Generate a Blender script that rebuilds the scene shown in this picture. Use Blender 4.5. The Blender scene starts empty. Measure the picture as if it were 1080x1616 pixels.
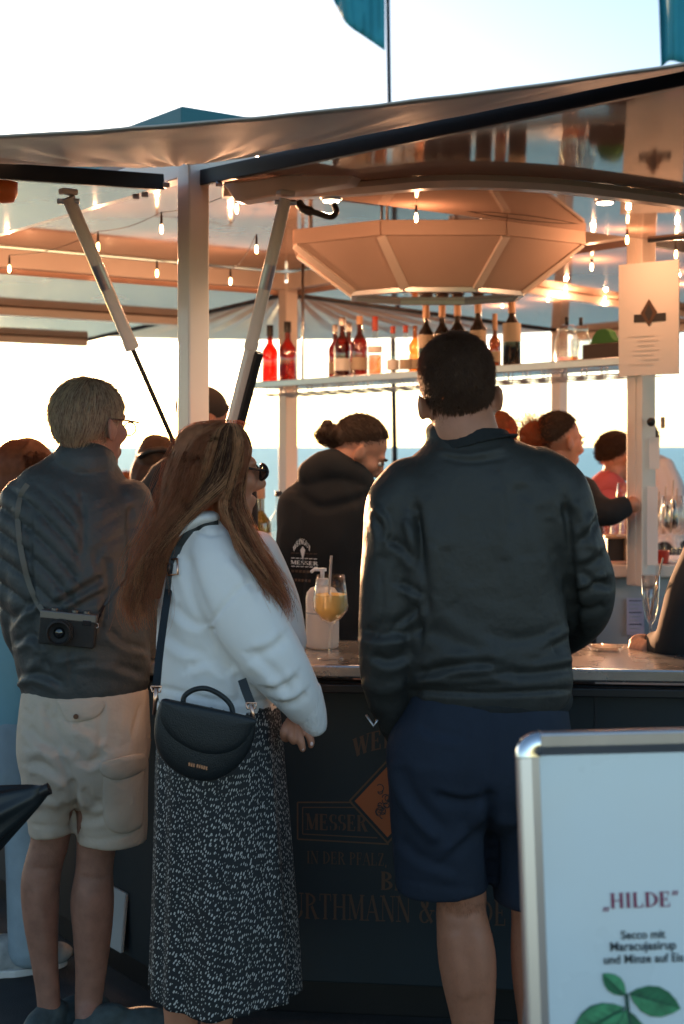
import bpy, math, random
import numpy as np
from mathutils import Vector, Matrix, noise as mnoise
from mathutils.bvhtree import BVHTree

random.seed(7); np.random.seed(7)
R = math.radians
SC = bpy.context.scene
COL = SC.collection
# ------------------------------------------------------------------ camera
F, CX, CY, CH = 2244.0, 540.0, 704.0, 1.57        # focal length in photo pixels, horizon, eye height
cam_d = bpy.data.cameras.new('camera'); cam = bpy.data.objects.new('camera', cam_d); COL.objects.link(cam)
cam.location = (0, 0, CH); cam.rotation_euler = (R(90), 0, 0)
cam_d.sensor_fit = 'VERTICAL'; cam_d.sensor_height = 36.0; cam_d.lens = F / 1616 * 36.0
cam_d.shift_y = -(808 - CY) / 1616
cam_d.clip_end = 60000; cam_d.clip_start = 0.05
cam_d.dof.use_dof = True; cam_d.dof.focus_distance = 3.45; cam_d.dof.aperture_fstop = 4.0
SC.camera = cam
# ------------------------------------------------------------------ sky and sun
SUN_EL, SUN_AZ = 4.2, -21.0        # degrees; azimuth from +Y, negative to the left of the picture
w = bpy.data.worlds.new('World'); SC.world = w; w.use_nodes = True
nt = w.node_tree; nt.nodes.clear()
sky = nt.nodes.new('ShaderNodeTexSky'); sky.sky_type = 'NISHITA'; sky.sun_disc = False
sky.sun_elevation = R(SUN_EL); sky.sun_rotation = R(SUN_AZ)
sky.altitude = 0; sky.air_density = 0.6; sky.dust_density = 0.45; sky.ozone_density = 1.0
bg = nt.nodes.new('ShaderNodeBackground'); bg.inputs['Strength'].default_value = 0.15
wo = nt.nodes.new('ShaderNodeOutputWorld')
nt.links.new(sky.outputs[0], bg.inputs[0]); nt.links.new(bg.outputs[0], wo.inputs[0])
sl = bpy.data.lights.new('sun', 'SUN'); sun = bpy.data.objects.new('sun', sl); COL.objects.link(sun)
sl.energy = 5.0; sl.angle = R(0.6); sl.color = (1.0, 0.50, 0.25)
az, el = R(SUN_AZ), R(SUN_EL)
to_sun = Vector((math.sin(az) * math.cos(el), math.cos(az) * math.cos(el), math.sin(el)))
sun.rotation_euler = to_sun.to_track_quat('Z', 'Y').to_euler()
SC.view_settings.view_transform = 'Standard'; SC.view_settings.look = 'None'
SC.view_settings.exposure = 1.6; SC.view_settings.gamma = 1.0
SC.view_settings.use_curve_mapping = False
SC.cycles.use_denoising = True
SC.cycles.max_bounces = 10; SC.cycles.transparent_max_bounces = 12; SC.cycles.transmission_bounces = 8
SC.cycles.sample_clamp_indirect = 6.0; SC.cycles.caustics_refractive = False; SC.cycles.caustics_reflective = False

# ------------------------------------------------------------------ helpers
def P(px, py, d):
    """World point that stands d metres in front of the eye in the direction of photo pixel (px, py)."""
    return np.array([(px - CX) * d / F, d, CH - (py - CY) * d / F])
BASE = {}
def vec(a): return np.array(a, float)
def norm(a):
    a = np.asarray(a, float); return a / (np.linalg.norm(a) + 1e-12)
def cat(parts):
    V, Fs, o = [], [], 0
    for v, f in parts:
        v = np.asarray(v, float); V.append(v)
        Fs += [tuple(int(i) + o for i in q) for q in f]; o += len(v)
    return np.concatenate(V), Fs
def thing(name, label, cat_, loc, group=None):
    o = bpy.data.objects.new(name, None); COL.objects.link(o); o.empty_display_size = 0.05
    o.location = loc; BASE[o.name] = vec(loc)
    o['label'] = label; o['category'] = cat_
    if group: o['group'] = group
    return o
def obj(name, vf, mat, parent=None, smooth=False, bevel=0.0, label=None, cat_=None, group=None, kind=None, uv=None, loc=None, crease_angle=None):
    V, Fc = vf; V = np.asarray(V, float)
    base = BASE[parent.name] if parent else (vec(loc) if loc is not None else np.array([V[:,0].mean(), V[:,1].mean(), V[:,2].min()]))
    V = V - base
    me = bpy.data.meshes.new(name)
    if isinstance(Fc, np.ndarray):
        n, k = Fc.shape
        me.vertices.add(len(V)); me.vertices.foreach_set('co', V.ravel())
        me.loops.add(n * k); me.loops.foreach_set('vertex_index', Fc.ravel().astype(np.int32))
        me.polygons.add(n); me.polygons.foreach_set('loop_start', np.arange(0, n * k, k, dtype=np.int32))
        me.update(calc_edges=True)
    else:
        me.from_pydata(V.tolist(), [], Fc)
    if uv is not None:
        ul = me.uv_layers.new(name='UVMap')
        idx = np.empty(len(me.loops), np.int32); me.loops.foreach_get('vertex_index', idx)
        ul.data.foreach_set('uv', np.asarray(uv, np.float32)[idx].ravel())
    if smooth:
        me.polygons.foreach_set('use_smooth', np.ones(len(me.polygons), bool))
    me.materials.append(mat)
    o = bpy.data.objects.new(name, me); COL.objects.link(o)
    if parent:
        o.parent = parent; BASE[o.name] = base
    else:
        o.location = base; BASE[o.name] = base
    if bevel:
        m = o.modifiers.new('bevel', 'BEVEL'); m.width = bevel; m.segments = 2; m.limit_method = 'ANGLE'
    if smooth and crease_angle:
        me.set_sharp_from_angle(angle=R(crease_angle))
    if label: o['label'] = label
    if cat_: o['category'] = cat_
    if group: o['group'] = group
    if kind: o['kind'] = kind
    return o
def box(c, s, ax=None):
    """Box of size s centred at c; ax = 3 orthonormal axes."""
    c = vec(c); s = vec(s) / 2
    ax = np.eye(3) if ax is None else np.asarray(ax, float)
    V = [c + ax[0]*s[0]*i + ax[1]*s[1]*j + ax[2]*s[2]*k for i in (-1,1) for j in (-1,1) for k in (-1,1)]
    return np.array(V), [(0,1,3,2),(4,6,7,5),(0,4,5,1),(2,3,7,6),(0,2,6,4),(1,5,7,3)]
def beam(p0, p1, wd, h, up=(0,0,1)):
    p0, p1 = vec(p0), vec(p1); T = norm(p1 - p0); S = norm(np.cross(T, up)); U = np.cross(S, T)
    return box((p0+p1)/2, (np.linalg.norm(p1-p0), wd, h), (T, S, U))
def pipe(path, r, n=10, taper=None):
    path = [vec(p) for p in path]; m = len(path)
    V, Fc = [], []
    A = None
    for i, p in enumerate(path):
        T = norm(path[min(i+1, m-1)] - path[max(i-1, 0)])
        if A is None:
            A = np.cross(T, (0,0,1)) if abs(T[2]) < .9 else np.cross(T, (1,0,0))
        A = norm(A - T*np.dot(A, T)); B = np.cross(T, A)
        rr = r if np.isscalar(r) else r[i]
        for k in range(n):
            a = 2*math.pi*k/n; V.append(p + rr*(A*math.cos(a) + B*math.sin(a)))
    for i in range(m-1):
        for k in range(n):
            Fc.append((i*n+k, i*n+(k+1)%n, (i+1)*n+(k+1)%n, (i+1)*n+k))
    Fc.append(tuple(range(n-1, -1, -1))); Fc.append(tuple((m-1)*n+k for k in range(n)))
    return np.array(V), Fc
def lathe(prof, c, n=24, axis=(0,0,1)):
    """prof: (radius, height) pairs from bottom to top about point c."""
    c = vec(c); axis = norm(axis)
    A = norm(np.cross(axis, (0,1,0)) if abs(axis[1]) < .9 else np.cross(axis, (1,0,0))); B = np.cross(axis, A)
    V, Fc = [], []
    for r, z in prof:
        for k in range(n):
            a = 2*math.pi*k/n; V.append(c + axis*z + max(r, 1e-5)*(A*math.cos(a) + B*math.sin(a)))
    for i in range(len(prof)-1):
        for k in range(n):
            Fc.append((i*n+k, i*n+(k+1)%n, (i+1)*n+(k+1)%n, (i+1)*n+k))
    if prof[0][0] > 1e-4: Fc.append(tuple(range(n-1, -1, -1)))
    if prof[-1][0] > 1e-4: Fc.append(tuple((len(prof)-1)*n+k for k in range(n)))
    return np.array(V), Fc
def ellipsoid(c, r, ax=None, nu=20, nv=12):
    ax = np.eye(3) if ax is None else np.asarray(ax, float); c = vec(c); V, Fc = [], []
    for j in range(nv+1):
        t = math.pi*j/nv; st, ct = max(math.sin(t), 1e-3), math.cos(t)
        for k in range(nu):
            a = 2*math.pi*k/nu
            V.append(c + ax[0]*r[0]*st*math.cos(a) + ax[1]*r[1]*st*math.sin(a) + ax[2]*r[2]*ct)
    for j in range(nv):
        for k in range(nu):
            Fc.append((j*nu+k, (j+1)*nu+k, (j+1)*nu+(k+1)%nu, j*nu+(k+1)%nu))
    Fc.append(tuple(range(nu))); Fc.append(tuple(nv*nu+k for k in range(nu-1,-1,-1)))
    return np.array(V), Fc
def prism(poly, thick):
    """poly: closed list of 3-D points in a plane; thick: offset vector."""
    poly = np.array([vec(p) for p in poly]); n = len(poly); t = vec(thick)
    V = np.concatenate([poly, poly + t])
    Fc = [tuple(range(n-1, -1, -1)), tuple(range(n, 2*n))] + [(i, (i+1)%n, n+(i+1)%n, n+i) for i in range(n)]
    return V, Fc
def crom(pts, sub):
    """Catmull-Rom through rows of numbers."""
    p = np.array(pts, float); out = []
    for i in range(len(p)-1):
        p0, p1, p2, p3 = p[max(i-1,0)], p[i], p[i+1], p[min(i+2,len(p)-1)]
        for k in range(sub):
            t = k/sub
            out.append(.5*((2*p1)+(-p0+p2)*t+(2*p0-5*p1+4*p2-p3)*t*t+(-p0+3*p1-3*p2+p3)*t**3))
    out.append(p[-1]); return np.array(out)
def tube(pts, d, n=22, sub=4, yaw=0.0, flat=False, rnd=True, ex=2.0):
    """Limb or torso traced down its middle: rows (px, py, depth offset, half width px, half thickness px)."""
    rows = [tuple(r) if len(r) == 5 else tuple(r) + (r[3],) for r in pts]
    Q = crom(rows, sub)
    C = np.array([P(q[0], q[1], d + q[2]) for q in Q]); sc = (d + Q[:,2]) / F
    ra, rb = np.abs(Q[:,3])*sc, np.abs(Q[:,4])*sc
    m = len(C); T = np.array([norm(C[min(i+1,m-1)] - C[max(i-1,0)]) for i in range(m)])
    if rnd:
        def cap(i, s):
            rr = min(ra[i], rb[i]); o = []
            for f_, k in ((.55, .83), (.85, .5), (.97, .2)): o.append((C[i] + s*T[i]*rr*f_*.8, ra[i]*k, rb[i]*k, T[i]))
            return o
        pre = cap(0, -1)[::-1]; post = cap(m-1, 1)
        C = np.concatenate([[p[0] for p in pre], C, [p[0] for p in post]])
        T = np.concatenate([[p[3] for p in pre], T, [p[3] for p in post]])
        ra = np.concatenate([[p[1] for p in pre], ra, [p[1] for p in post]])
        rb = np.concatenate([[p[2] for p in pre], rb, [p[2] for p in post]])
        m = len(C)
    V = []; cy, sy = math.cos(yaw), math.sin(yaw); Al = None
    for i in range(m):
        if flat: A, B = vec((1,0,0)), vec((0,1,0))
        else:
            A = np.cross(T[i], (0,1,0))
            if np.linalg.norm(A) < .25: A = Al if Al is not None else vec((1,0,0))
            A = norm(A - T[i]*np.dot(A, T[i]))
            if Al is not None and np.dot(A, Al) < 0: A = -A
            Al = A; B = np.cross(T[i], A)
        A, B = A*cy + B*sy, B*cy - A*sy
        for k in range(n):
            a = 2*math.pi*k/n; ca, sa = math.cos(a), math.sin(a)
            ca = math.copysign(abs(ca)**(2/ex), ca); sa = math.copysign(abs(sa)**(2/ex), sa)
            V.append(C[i] + A*ra[i]*ca + B*rb[i]*sa)
    Fc = [(i*n+k, i*n+(k+1)%n, (i+1)*n+(k+1)%n, (i+1)*n+k) for i in range(m-1) for k in range(n)]
    Fc.append(tuple(range(n-1,-1,-1))); Fc.append(tuple((m-1)*n+k for k in range(n)))
    return np.array(V), Fc
def blob(parts, voxel, smooth=5):
    """Fuse closed shapes into one continuous skin."""
    V, Fc = cat(parts)
    me = bpy.data.meshes.new('tmp'); me.from_pydata(V.tolist(), [], Fc)
    o = bpy.data.objects.new('tmp', me); COL.objects.link(o)
    m = o.modifiers.new('r', 'REMESH'); m.mode = 'VOXEL'; m.voxel_size = voxel
    if smooth:
        s = o.modifiers.new('s', 'SMOOTH'); s.factor = .5; s.iterations = smooth
    dg = bpy.context.evaluated_depsgraph_get(); ev = o.evaluated_get(dg); em = ev.to_mesh()
    n = len(em.vertices); co = np.empty(n*3); em.vertices.foreach_get('co', co)
    k = len(em.polygons); idx = np.empty(len(em.loops), np.int32); em.loops.foreach_get('vertex_index', idx)
    ev.to_mesh_clear(); bpy.data.objects.remove(o); bpy.data.meshes.remove(me)
    return co.reshape(-1,3), idx.reshape(k, 4)
def vnormals(V, Fq):
    a, b, c, d = (V[Fq[:,i]] for i in range(4)); fn = np.cross(c-a, d-b)
    N = np.zeros_like(V)
    for i in range(4): np.add.at(N, Fq[:,i], fn)
    return N / (np.linalg.norm(N, axis=1, keepdims=True) + 1e-12)
def vnoise(p, seed=0):
    i = np.floor(p).astype(np.int64); f = p - i; f = f*f*f*(f*(f*6-15)+10)
    def h(x, y, z):
        n = (x*374761393 + y*668265263 + z*2147483647 + seed*144269504) & 0xffffffff
        n = ((n ^ (n >> 13)) * 1274126177) & 0xffffffff
        n = ((n ^ (n >> 16)) * 2246822519) & 0xffffffff
        return ((n ^ (n >> 15)) & 0xffff) / 32767.5 - 1
    x, y, z = i[:,0], i[:,1], i[:,2]; fx, fy, fz = f[:,0], f[:,1], f[:,2]
    l = lambda a, b, t: a + (b-a)*t
    return l(l(l(h(x,y,z),h(x+1,y,z),fx), l(h(x,y+1,z),h(x+1,y+1,z),fx), fy),
             l(l(h(x,y,z+1),h(x+1,y,z+1),fx), l(h(x,y+1,z+1),h(x+1,y+1,z+1),fx), fy), fz)
def px_of(V):
    return np.stack([CX + F*V[:,0]/V[:,1], CY - F*(V[:,2]-CH)/V[:,1]], 1)
def folds(V, Fq, amp, freq, rot=0.0, stretch=3.0, seed=0, mask=None):
    """Cloth folds: ridged noise, long in the direction rot (degrees from upright, in the x-z plane)."""
    N = vnormals(V, Fq); c, s = math.cos(R(rot)), math.sin(R(rot))
    a = V[:,0]*c + V[:,2]*s; b = -V[:,0]*s + V[:,2]*c
    q = np.stack([a*freq, V[:,1]*freq, b*freq/stretch], 1)
    q = q + .6*np.stack([vnoise(q*.7+3, seed+9), vnoise(q*.7+7, seed+8), vnoise(q*.7+11, seed+5)], 1)
    r = 1 - 2*np.sqrt(vnoise(q, seed)**2 + .02)
    g = vnoise(q*.35 + 5, seed+3)*.5 + .5
    d = amp*(r*g)
    if mask is not None: d = d*mask
    return V + N*d[:,None]
def creases(V, Fq, lines, back=False):
    """Seams and folds traced on the side that faces the eye: (polyline px, height m, width px)."""
    N = vnormals(V, Fq); q = px_of(V); face = np.clip(-(N*(V-vec((0,0,CH)))/np.linalg.norm(V-vec((0,0,CH)), axis=1, keepdims=True)).sum(1)*3+.3, 0, 1)
    D = np.zeros(len(V))
    for ln_ in lines:
        pts, amp, wd = ln_[:3]; asym = len(ln_) > 3
        pts = crom(pts, 4) if len(pts) > 2 else np.array(pts, float)
        best = np.full(len(V), 1e9); tt = np.zeros(len(V)); sg_ = np.ones(len(V))
        for i in range(len(pts)-1):
            a, b = pts[i], pts[i+1]; ab = b-a; t = np.clip(((q-a)@ab)/(ab@ab+1e-9), 0, 1)
            ds = np.hypot(*(q-a-t[:,None]*ab).T); m = ds < best
            best[m] = ds[m]; sg_[m] = np.sign(ab[0]*(q[m,1]-a[1])-ab[1]*(q[m,0]-a[0])); tt[m] = (i+t[m])/(len(pts)-1)
        D += amp*(np.exp(-(best/wd)**2) if not asym else 2.2*sg_*(best/wd)*np.exp(-(best/wd)**2 - .25*sg_*best/wd))*np.clip(np.minimum(tt, 1-tt)*8+.25, 0, 1)
    return V + N*(D*face)[:,None]
def strands(paths, r0, r1=None, n=3):
    """Hair: each path (k,3); thin three-sided strands."""
    paths = np.asarray(paths); S, K, _ = paths.shape
    T = np.gradient(paths, axis=1); T /= np.linalg.norm(T, axis=2, keepdims=True)+1e-9
    ref = np.where(np.abs(T[...,2:3]) < .9, np.array([0,0,1.]), np.array([1.,0,0]))
    A = np.cross(T, ref); A /= np.linalg.norm(A, axis=2, keepdims=True)+1e-9; B = np.cross(T, A)
    rad = np.linspace(r0, r0*.3 if r1 is None else r1, K)[None,:,None]
    ring = [paths + rad*(A*math.cos(2*math.pi*k/n) + B*math.sin(2*math.pi*k/n)) for k in range(n)]
    V = np.stack(ring, 2).reshape(-1, 3)
    s, i, k = np.meshgrid(np.arange(S), np.arange(K-1), np.arange(n), indexing='ij')
    b = (s*K+i)*n; k2 = (k+1) % n
    Fq = np.stack([b+k, b+k2, b+n+k2, b+n+k], -1).reshape(-1, 4)
    return V, Fq
def joinq(parts):
    V, Q, o = [], [], 0
    for v, q in parts:
        V.append(v); Q.append(np.asarray(q)+o); o += len(v)
    return np.concatenate(V), np.concatenate(Q)

# ------------------------------------------------------------------ materials
MATS = {}
def mat(name, col=(.5,.5,.5), rough=.6, metal=0.0, spec=.5, var=0.0, vscale=8.0, bump=0.0, bscale=200.0, coat=0.0, trans=0.0, ior=1.45, sheen=0.0, alpha=1.0, sss=0.0, emit=None, estr=0.0, rvar=0.0, stretch=None, crinkle=None):
    m = bpy.data.materials.new(name); m.use_nodes = True; MATS[name] = m
    t = m.node_tree; b = t.nodes['Principled BSDF']; I = b.inputs
    I['Base Color'].default_value = (*col, 1); I['Roughness'].default_value = rough; I['Metallic'].default_value = metal
    I['Specular IOR Level'].default_value = spec; I['Coat Weight'].default_value = coat; I['Coat Roughness'].default_value = .08
    I['Transmission Weight'].default_value = trans; I['IOR'].default_value = ior; I['Alpha'].default_value = alpha
    I['Sheen Weight'].default_value = sheen
    if sss:
        I['Subsurface Weight'].default_value = sss; I['Subsurface Radius'].default_value = (.012, .005, .003)
    if emit:
        I['Emission Color'].default_value = (*emit, 1); I['Emission Strength'].default_value = estr
    tc = t.nodes.new('ShaderNodeTexCoord'); src = tc.outputs['Object']
    if stretch:
        mp = t.nodes.new('ShaderNodeMapping'); mp.inputs['Scale'].default_value = stretch
        t.links.new(src, mp.inputs[0]); src = mp.outputs[0]
    if var or rvar:
        n = t.nodes.new('ShaderNodeTexNoise'); n.inputs['Scale'].default_value = vscale; n.inputs['Detail'].default_value = 6
        t.links.new(src, n.inputs[0])
        if var:
            r = t.nodes.new('ShaderNodeMapRange'); r.inputs[1].default_value = .3; r.inputs[2].default_value = .7
            r.inputs[3].default_value = 1-var; r.inputs[4].default_value = 1+var
            x = t.nodes.new('ShaderNodeMix'); x.data_type = 'RGBA'; x.blend_type = 'MULTIPLY'; x.inputs[0].default_value = 1
            x.inputs[6].default_value = (*col, 1)
            t.links.new(n.outputs[0], r.inputs[0]); t.links.new(r.outputs[0], x.inputs[7]); t.links.new(x.outputs[2], I['Base Color'])
        if rvar:
            r2 = t.nodes.new('ShaderNodeMapRange'); r2.inputs[1].default_value = .3; r2.inputs[2].default_value = .7
            r2.inputs[3].default_value = max(rough-rvar, .02); r2.inputs[4].default_value = rough+rvar
            t.links.new(n.outputs[0], r2.inputs[0]); t.links.new(r2.outputs[0], I['Roughness'])
    if bump:
        n2 = t.nodes.new('ShaderNodeTexNoise'); n2.inputs['Scale'].default_value = bscale; n2.inputs['Detail'].default_value = 4
        t.links.new(src, n2.inputs[0])
        bp = t.nodes.new('ShaderNodeBump'); bp.inputs['Strength'].default_value = bump; bp.inputs['Distance'].default_value = .004
        t.links.new(n2.outputs[0], bp.inputs['Height']); t.links.new(bp.outputs[0], I['Normal'])
        if crinkle:
            n3 = t.nodes.new('ShaderNodeTexNoise'); n3.inputs['Scale'].default_value = crinkle[1]; n3.inputs['Detail'].default_value = 3; n3.inputs['Roughness'].default_value = .5; n3.inputs['Distortion'].default_value = .1
            b3 = t.nodes.new('ShaderNodeBump'); b3.inputs['Strength'].default_value = crinkle[0]; b3.inputs['Distance'].default_value = .02
            t.links.new(tc.outputs['Object'], n3.inputs[0]); t.links.new(n3.outputs[0], b3.inputs['Height']); t.links.new(b3.outputs[0], bp.inputs['Normal'])
    return m
M_asphalt = mat('asphalt', (.042,.046,.05), .9, var=.25, vscale=6, bump=.6, bscale=220)
M_white = mat('white_paint', (.70,.60,.53), .32, var=.05, vscale=4, coat=.3)
M_panel = mat('glossy_roof_panel', (.32,.20,.155), .06, metal=.10, spec=.18, var=.12, vscale=1.6, rvar=.02)
M_tarp = mat('awning_tarp', (.52,.48,.45), .5, var=.06, vscale=5, bump=.15, bscale=300)
M_rim = mat('dark_rubber_edge', (.012,.016,.022), .45)
M_teal = mat('teal_sheet_metal', (.018,.155,.195), .5, var=.08, vscale=3)
M_navy = mat('navy_bar_panel', (.008,.016,.022), .5, var=.2, vscale=3, rvar=.1)
M_top = mat('worn_steel_counter', (.45,.42,.40), .28, metal=.85, var=.12, vscale=5, rvar=.1)
M_steel = mat('brushed_steel', (.55,.55,.55), .3, metal=1.0, var=.05)
M_dark = mat('black_plastic', (.012,.012,.013), .4)
M_hood = mat('cream_canvas', (.52,.375,.305), .75, var=.04, vscale=4, bump=.1, bscale=400)
M_cab = mat('grey_cabinet', (.40,.41,.41), .5, var=.05)
M_wood = mat('light_wood', (.42,.27,.16), .55, var=.2, vscale=14, stretch=(1,1,8))
M_paper = mat('white_paper', (.76,.73,.72), .7)
M_lilac = mat('lilac_paper', (.48,.44,.55), .7)
M_ink = mat('dark_ink', (.03,.03,.035), .6)
M_gold = mat('copper_print', (.085,.045,.028), .5)
M_copper = mat('copper_diamond', (.30,.085,.028), .45, var=.08)
M_bulb = mat('glowing_bulb', (1,.8,.5), .3, emit=(1,.55,.22), estr=10)
M_down = mat('downlight_lens', (1,.9,.8), .3, emit=(1,.72,.48), estr=7)
# ------------------------------------------------------------------ ground, sea
def sheet(name, x0, x1, y0, y1, z, mat_):
    return obj(name, (np.array([(x0,y0,z),(x1,y0,z),(x1,y1,z),(x0,y1,z)]), [(0,1,2,3)]), mat_, kind='structure', loc=(0,0,z))
m = bpy.data.materials.new('sea_water'); m.use_nodes = True; t = m.node_tree; b = t.nodes['Principled BSDF']
df = t.nodes.new('ShaderNodeBsdfDiffuse'); df.inputs[0].default_value = (.18,.51,.55,1); gs = t.nodes.new('ShaderNodeBsdfGlossy'); gs.inputs['Roughness'].default_value = .3; gs.inputs[0].default_value = (.75,.96,1,1); mxs = t.nodes.new('ShaderNodeMixShader'); mxs.inputs[0].default_value = .38
tc = t.nodes.new('ShaderNodeTexCoord'); mp = t.nodes.new('ShaderNodeMapping'); mp.inputs['Scale'].default_value = (.10,.30,1)
n = t.nodes.new('ShaderNodeTexNoise'); n.inputs['Scale'].default_value = 1.0; n.inputs['Detail'].default_value = 7; n.inputs['Roughness'].default_value = .7
bp = t.nodes.new('ShaderNodeBump'); bp.inputs['Strength'].default_value = 1.0; bp.inputs['Distance'].default_value = 1.6
t.links.new(tc.outputs['Object'], mp.inputs[0]); t.links.new(mp.outputs[0], n.inputs[0]); t.links.new(n.outputs[0], bp.inputs['Height']); t.links.new(bp.outputs[0], df.inputs['Normal']); t.links.new(bp.outputs[0], gs.inputs['Normal']); t.links.new(df.outputs[0], mxs.inputs[1]); t.links.new(gs.outputs[0], mxs.inputs[2]); t.links.new(mxs.outputs[0], t.nodes['Material Output'].inputs[0]); t.nodes.remove(b)
sheet('sea', -30000, 30000, 13.9, 45000, -1.6, m)
obj('pavement', box((0, 2, -.9), (60, 24, 1.8)), M_asphalt, kind='structure', loc=(0,0,0))

# ------------------------------------------------------------------ kiosk
U = vec((.8,.6,0)); W = vec((-.6,.8,0)); ZZ = vec((0,0,1))     # the two directions of the square kiosk, its corner towards us
P1 = vec((-.45,4.30,0)); P2 = P1 + 2.01*U; P3 = P2 + 2.4*W; P4 = P1 + 2.4*W
KI = thing('kiosk', 'dark blue drinks kiosk with glossy white roof flaps and string lights', 'kiosk', (-.3,5.6,0))
def at(p, z): return vec((p[0], p[1], z))
def post(p, z0, z1, wd, ax):
    o = obj('post', box(at(p, (z0+z1)/2), (wd, wd, z1-z0), ax), M_white, KI, bevel=.006); return o
axk = (U, W, ZZ)
post(P1, .95, 2.42, .072, axk)
pp = obj('post', box(at(P2, (1.03+2.42)/2), (.080,.080,2.42-1.03), axk), M_white, KI, bevel=.005)
obj('channel', box(at(P2, 1.72) - U*.041, (.006,.02,1.36), axk), M_white, pp)
post(P3, .0, 2.42, .075, axk); post(P4, .0, 2.42, .075, axk)
post(P3 + 2.0*U, 0, 2.30, .075, axk)
post(P4 + 2.0*W, 0, 2.28, .075, axk)
# ceiling and the beams it rests on
obj('ceiling', prism([at(P1,2.475), at(P2,2.475), at(P3,2.475), at(P4,2.475)], (0,0,.03)), M_panel, KI)
for a, b_, s in ((P1,P2,.05),(P2,P3,.055),(P3,P4,.06),(P4,P1,.05)):
    T = norm(b_-a); obj('beam', beam(at(a,2.425)+T*.037, at(b_,2.425)-T*.037, .06, .085), M_white, KI, bevel=.004)
# attic box on the roof
c0 = P(287,167,4.9); zt = c0[2]
obj('attic', prism([at(c0,2.51), at(c0+2.3*U,2.51), at(c0+2.3*U+2.4*W,2.51), at(c0+2.4*W,2.51)], (0,0,zt-2.51)), M_teal, KI, bevel=.006)
# lifted flaps: hinge start, hinge direction, outward direction, lengths, drop
def flap(a, hd, hl, od, ol, z0, drop, ribs, nrib=3):
    q = [at(a,z0), at(a+hd*hl,z0), at(a+hd*hl+od*ol,z0-drop), at(a+od*ol,z0-drop)]
    f = obj('flap', prism(q, (0,0,.03)), M_panel, KI)
    def rimbar(p0, p1):
        obj('edge_strip', beam(p0+(0,0,.012), p1+(0,0,.012), .022, .047), M_rim, f, bevel=.003)
    rimbar(q[3], q[0]); rimbar(q[1], q[2]); rimbar(q[2], q[3])
    for k in ribs:
        p0, p1 = q[0]*(1-k)+q[3]*k, q[1]*(1-k)+q[2]*k
        T = norm(p1-p0); obj('rib', beam(p0+T*.02-ZZ*.024, p1-T*.02-ZZ*.024, .07, .045), M_white, f, bevel=.006)
    for k in nrib:
        p0, p1 = q[0]*(1-k)+q[1]*k, q[3]*(1-k)+q[2]*k
        T = norm(p1-p0); obj('rib', beam(p0+T*.03-ZZ*.02, p1-T*.03-ZZ*.02, .05, .036), M_white, f, bevel=.006)
    return q
A1 = P(320,287,4.28); A0 = P(257,294,4.25)
qr = flap(at(A1,0), U, 2.0, -W, 2.4, A1[2], .095, (.985,), ())
ql = flap(at(A0,0)+U*0, W, 2.4, -U, 1.6, A0[2], .08, (.97,), (.97,))
qb = flap(P4+W*.05, U, 2.0, W, 2.25, 2.36, .10, (.45,.98), ())
qc = flap(P2+U*.05, W, 2.4, U, 2.15, 2.36, .10, (.98,), (.5,))
# curved stiffener under the right flap
def under_flap(px, py, low):
    Nn = norm(np.cross(qr[1]-qr[0], qr[3]-qr[0])); ray = P(px,py,1.0)-vec((0,0,CH)); return vec((0,0,CH))+ray*np.dot(Nn, qr[0]-ZZ*low-vec((0,0,CH)))/np.dot(Nn, ray)
cur = crom([under_flap(x,y,.02) for x, y in ((352,302),(430,305),(560,299),(700,288),(850,292),(980,306),(1140,328))], 6)
V, Fc = [], []
for i, p in enumerate(cur):
    T = norm(cur[min(i+1,len(cur)-1)]-cur[max(i-1,0)]); S = norm(np.cross(T, ZZ))
    for a, z in ((-.02,-.018),(.02,-.018),(.03,.0),(.02,.018),(-.02,.018),(-.03,.0)): V.append(p + S*a + ZZ*z)
    if i:
        o_ = 6*(i-1); Fc += [(o_+k, o_+(k+1)%6, o_+6+(k+1)%6, o_+6+k) for k in range(6)]
obj('stiffener', (np.array(V), Fc + [tuple(range(6)), tuple(len(V)-6+k for k in range(6))]), M_white, KI, smooth=True, crease_angle=50)
obj('lintel', prism([P(352,290,4.14), P(372,319,4.14), P(548,290,4.10), P(567,259,4.10)], (0.03,.06,0)), M_white, KI, bevel=.006)
# tarps that close the gaps between neighbouring flaps
def tarp(apex, e0, e1, zs, name='corner_tarp', nfold=15, amp=.006, seed=1, lift=.035, mt=M_tarp):
    nu, nv = 150, 30; V = []; zs = np.array(zs); pf = np.polyfit(zs[:,0], zs[:,1], min(2, len(zs)-1))
    for j in range(nv+1):
        t = j/nv
        for i in range(nu+1):
            k = i/nu; e = e0*(1-k)+e1*k; e = at(e, np.polyval(pf, k))
            p = apex*(1-t) + e*t
            rid = math.sin(k*nfold*math.pi*2 + .8*math.sin(k*11+seed)) + .35*math.sin(k*nfold*3.3*math.pi+seed)
            sag = -.03*math.sin(math.pi*t)*math.sin(math.pi*k)
            z = amp*rid*math.sin(math.pi*min(t*.95+.03,1))*(1-.55*t) + sag + lift
            z += .0015*mnoise.noise(Vector((p[0]*9, p[1]*9, seed)))
            V.append(p + ZZ*z)
    n1 = nu+1
    Fq = np.array([(j*n1+i, j*n1+i+1, (j+1)*n1+i+1, (j+1)*n1+i) for j in range(nv) for i in range(nu)])
    o = obj(name, (np.array(V), Fq), mt, KI, smooth=True)
    md = o.modifiers.new('thick', 'SOLIDIFY'); md.thickness = .004; md.offset = 1
ap = (A0+A1)/2 + ZZ*.03
tarp(ap, ql[3], qr[3], [(0,2.25),(.373,2.185),(.62,2.168),(.833,2.205),(1,2.25)])
tarp(at(P3,2.375), qb[2], qc[2], [(0,2.25),(.5,2.21),(1,2.25)], seed=4, mt=M_white)
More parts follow.
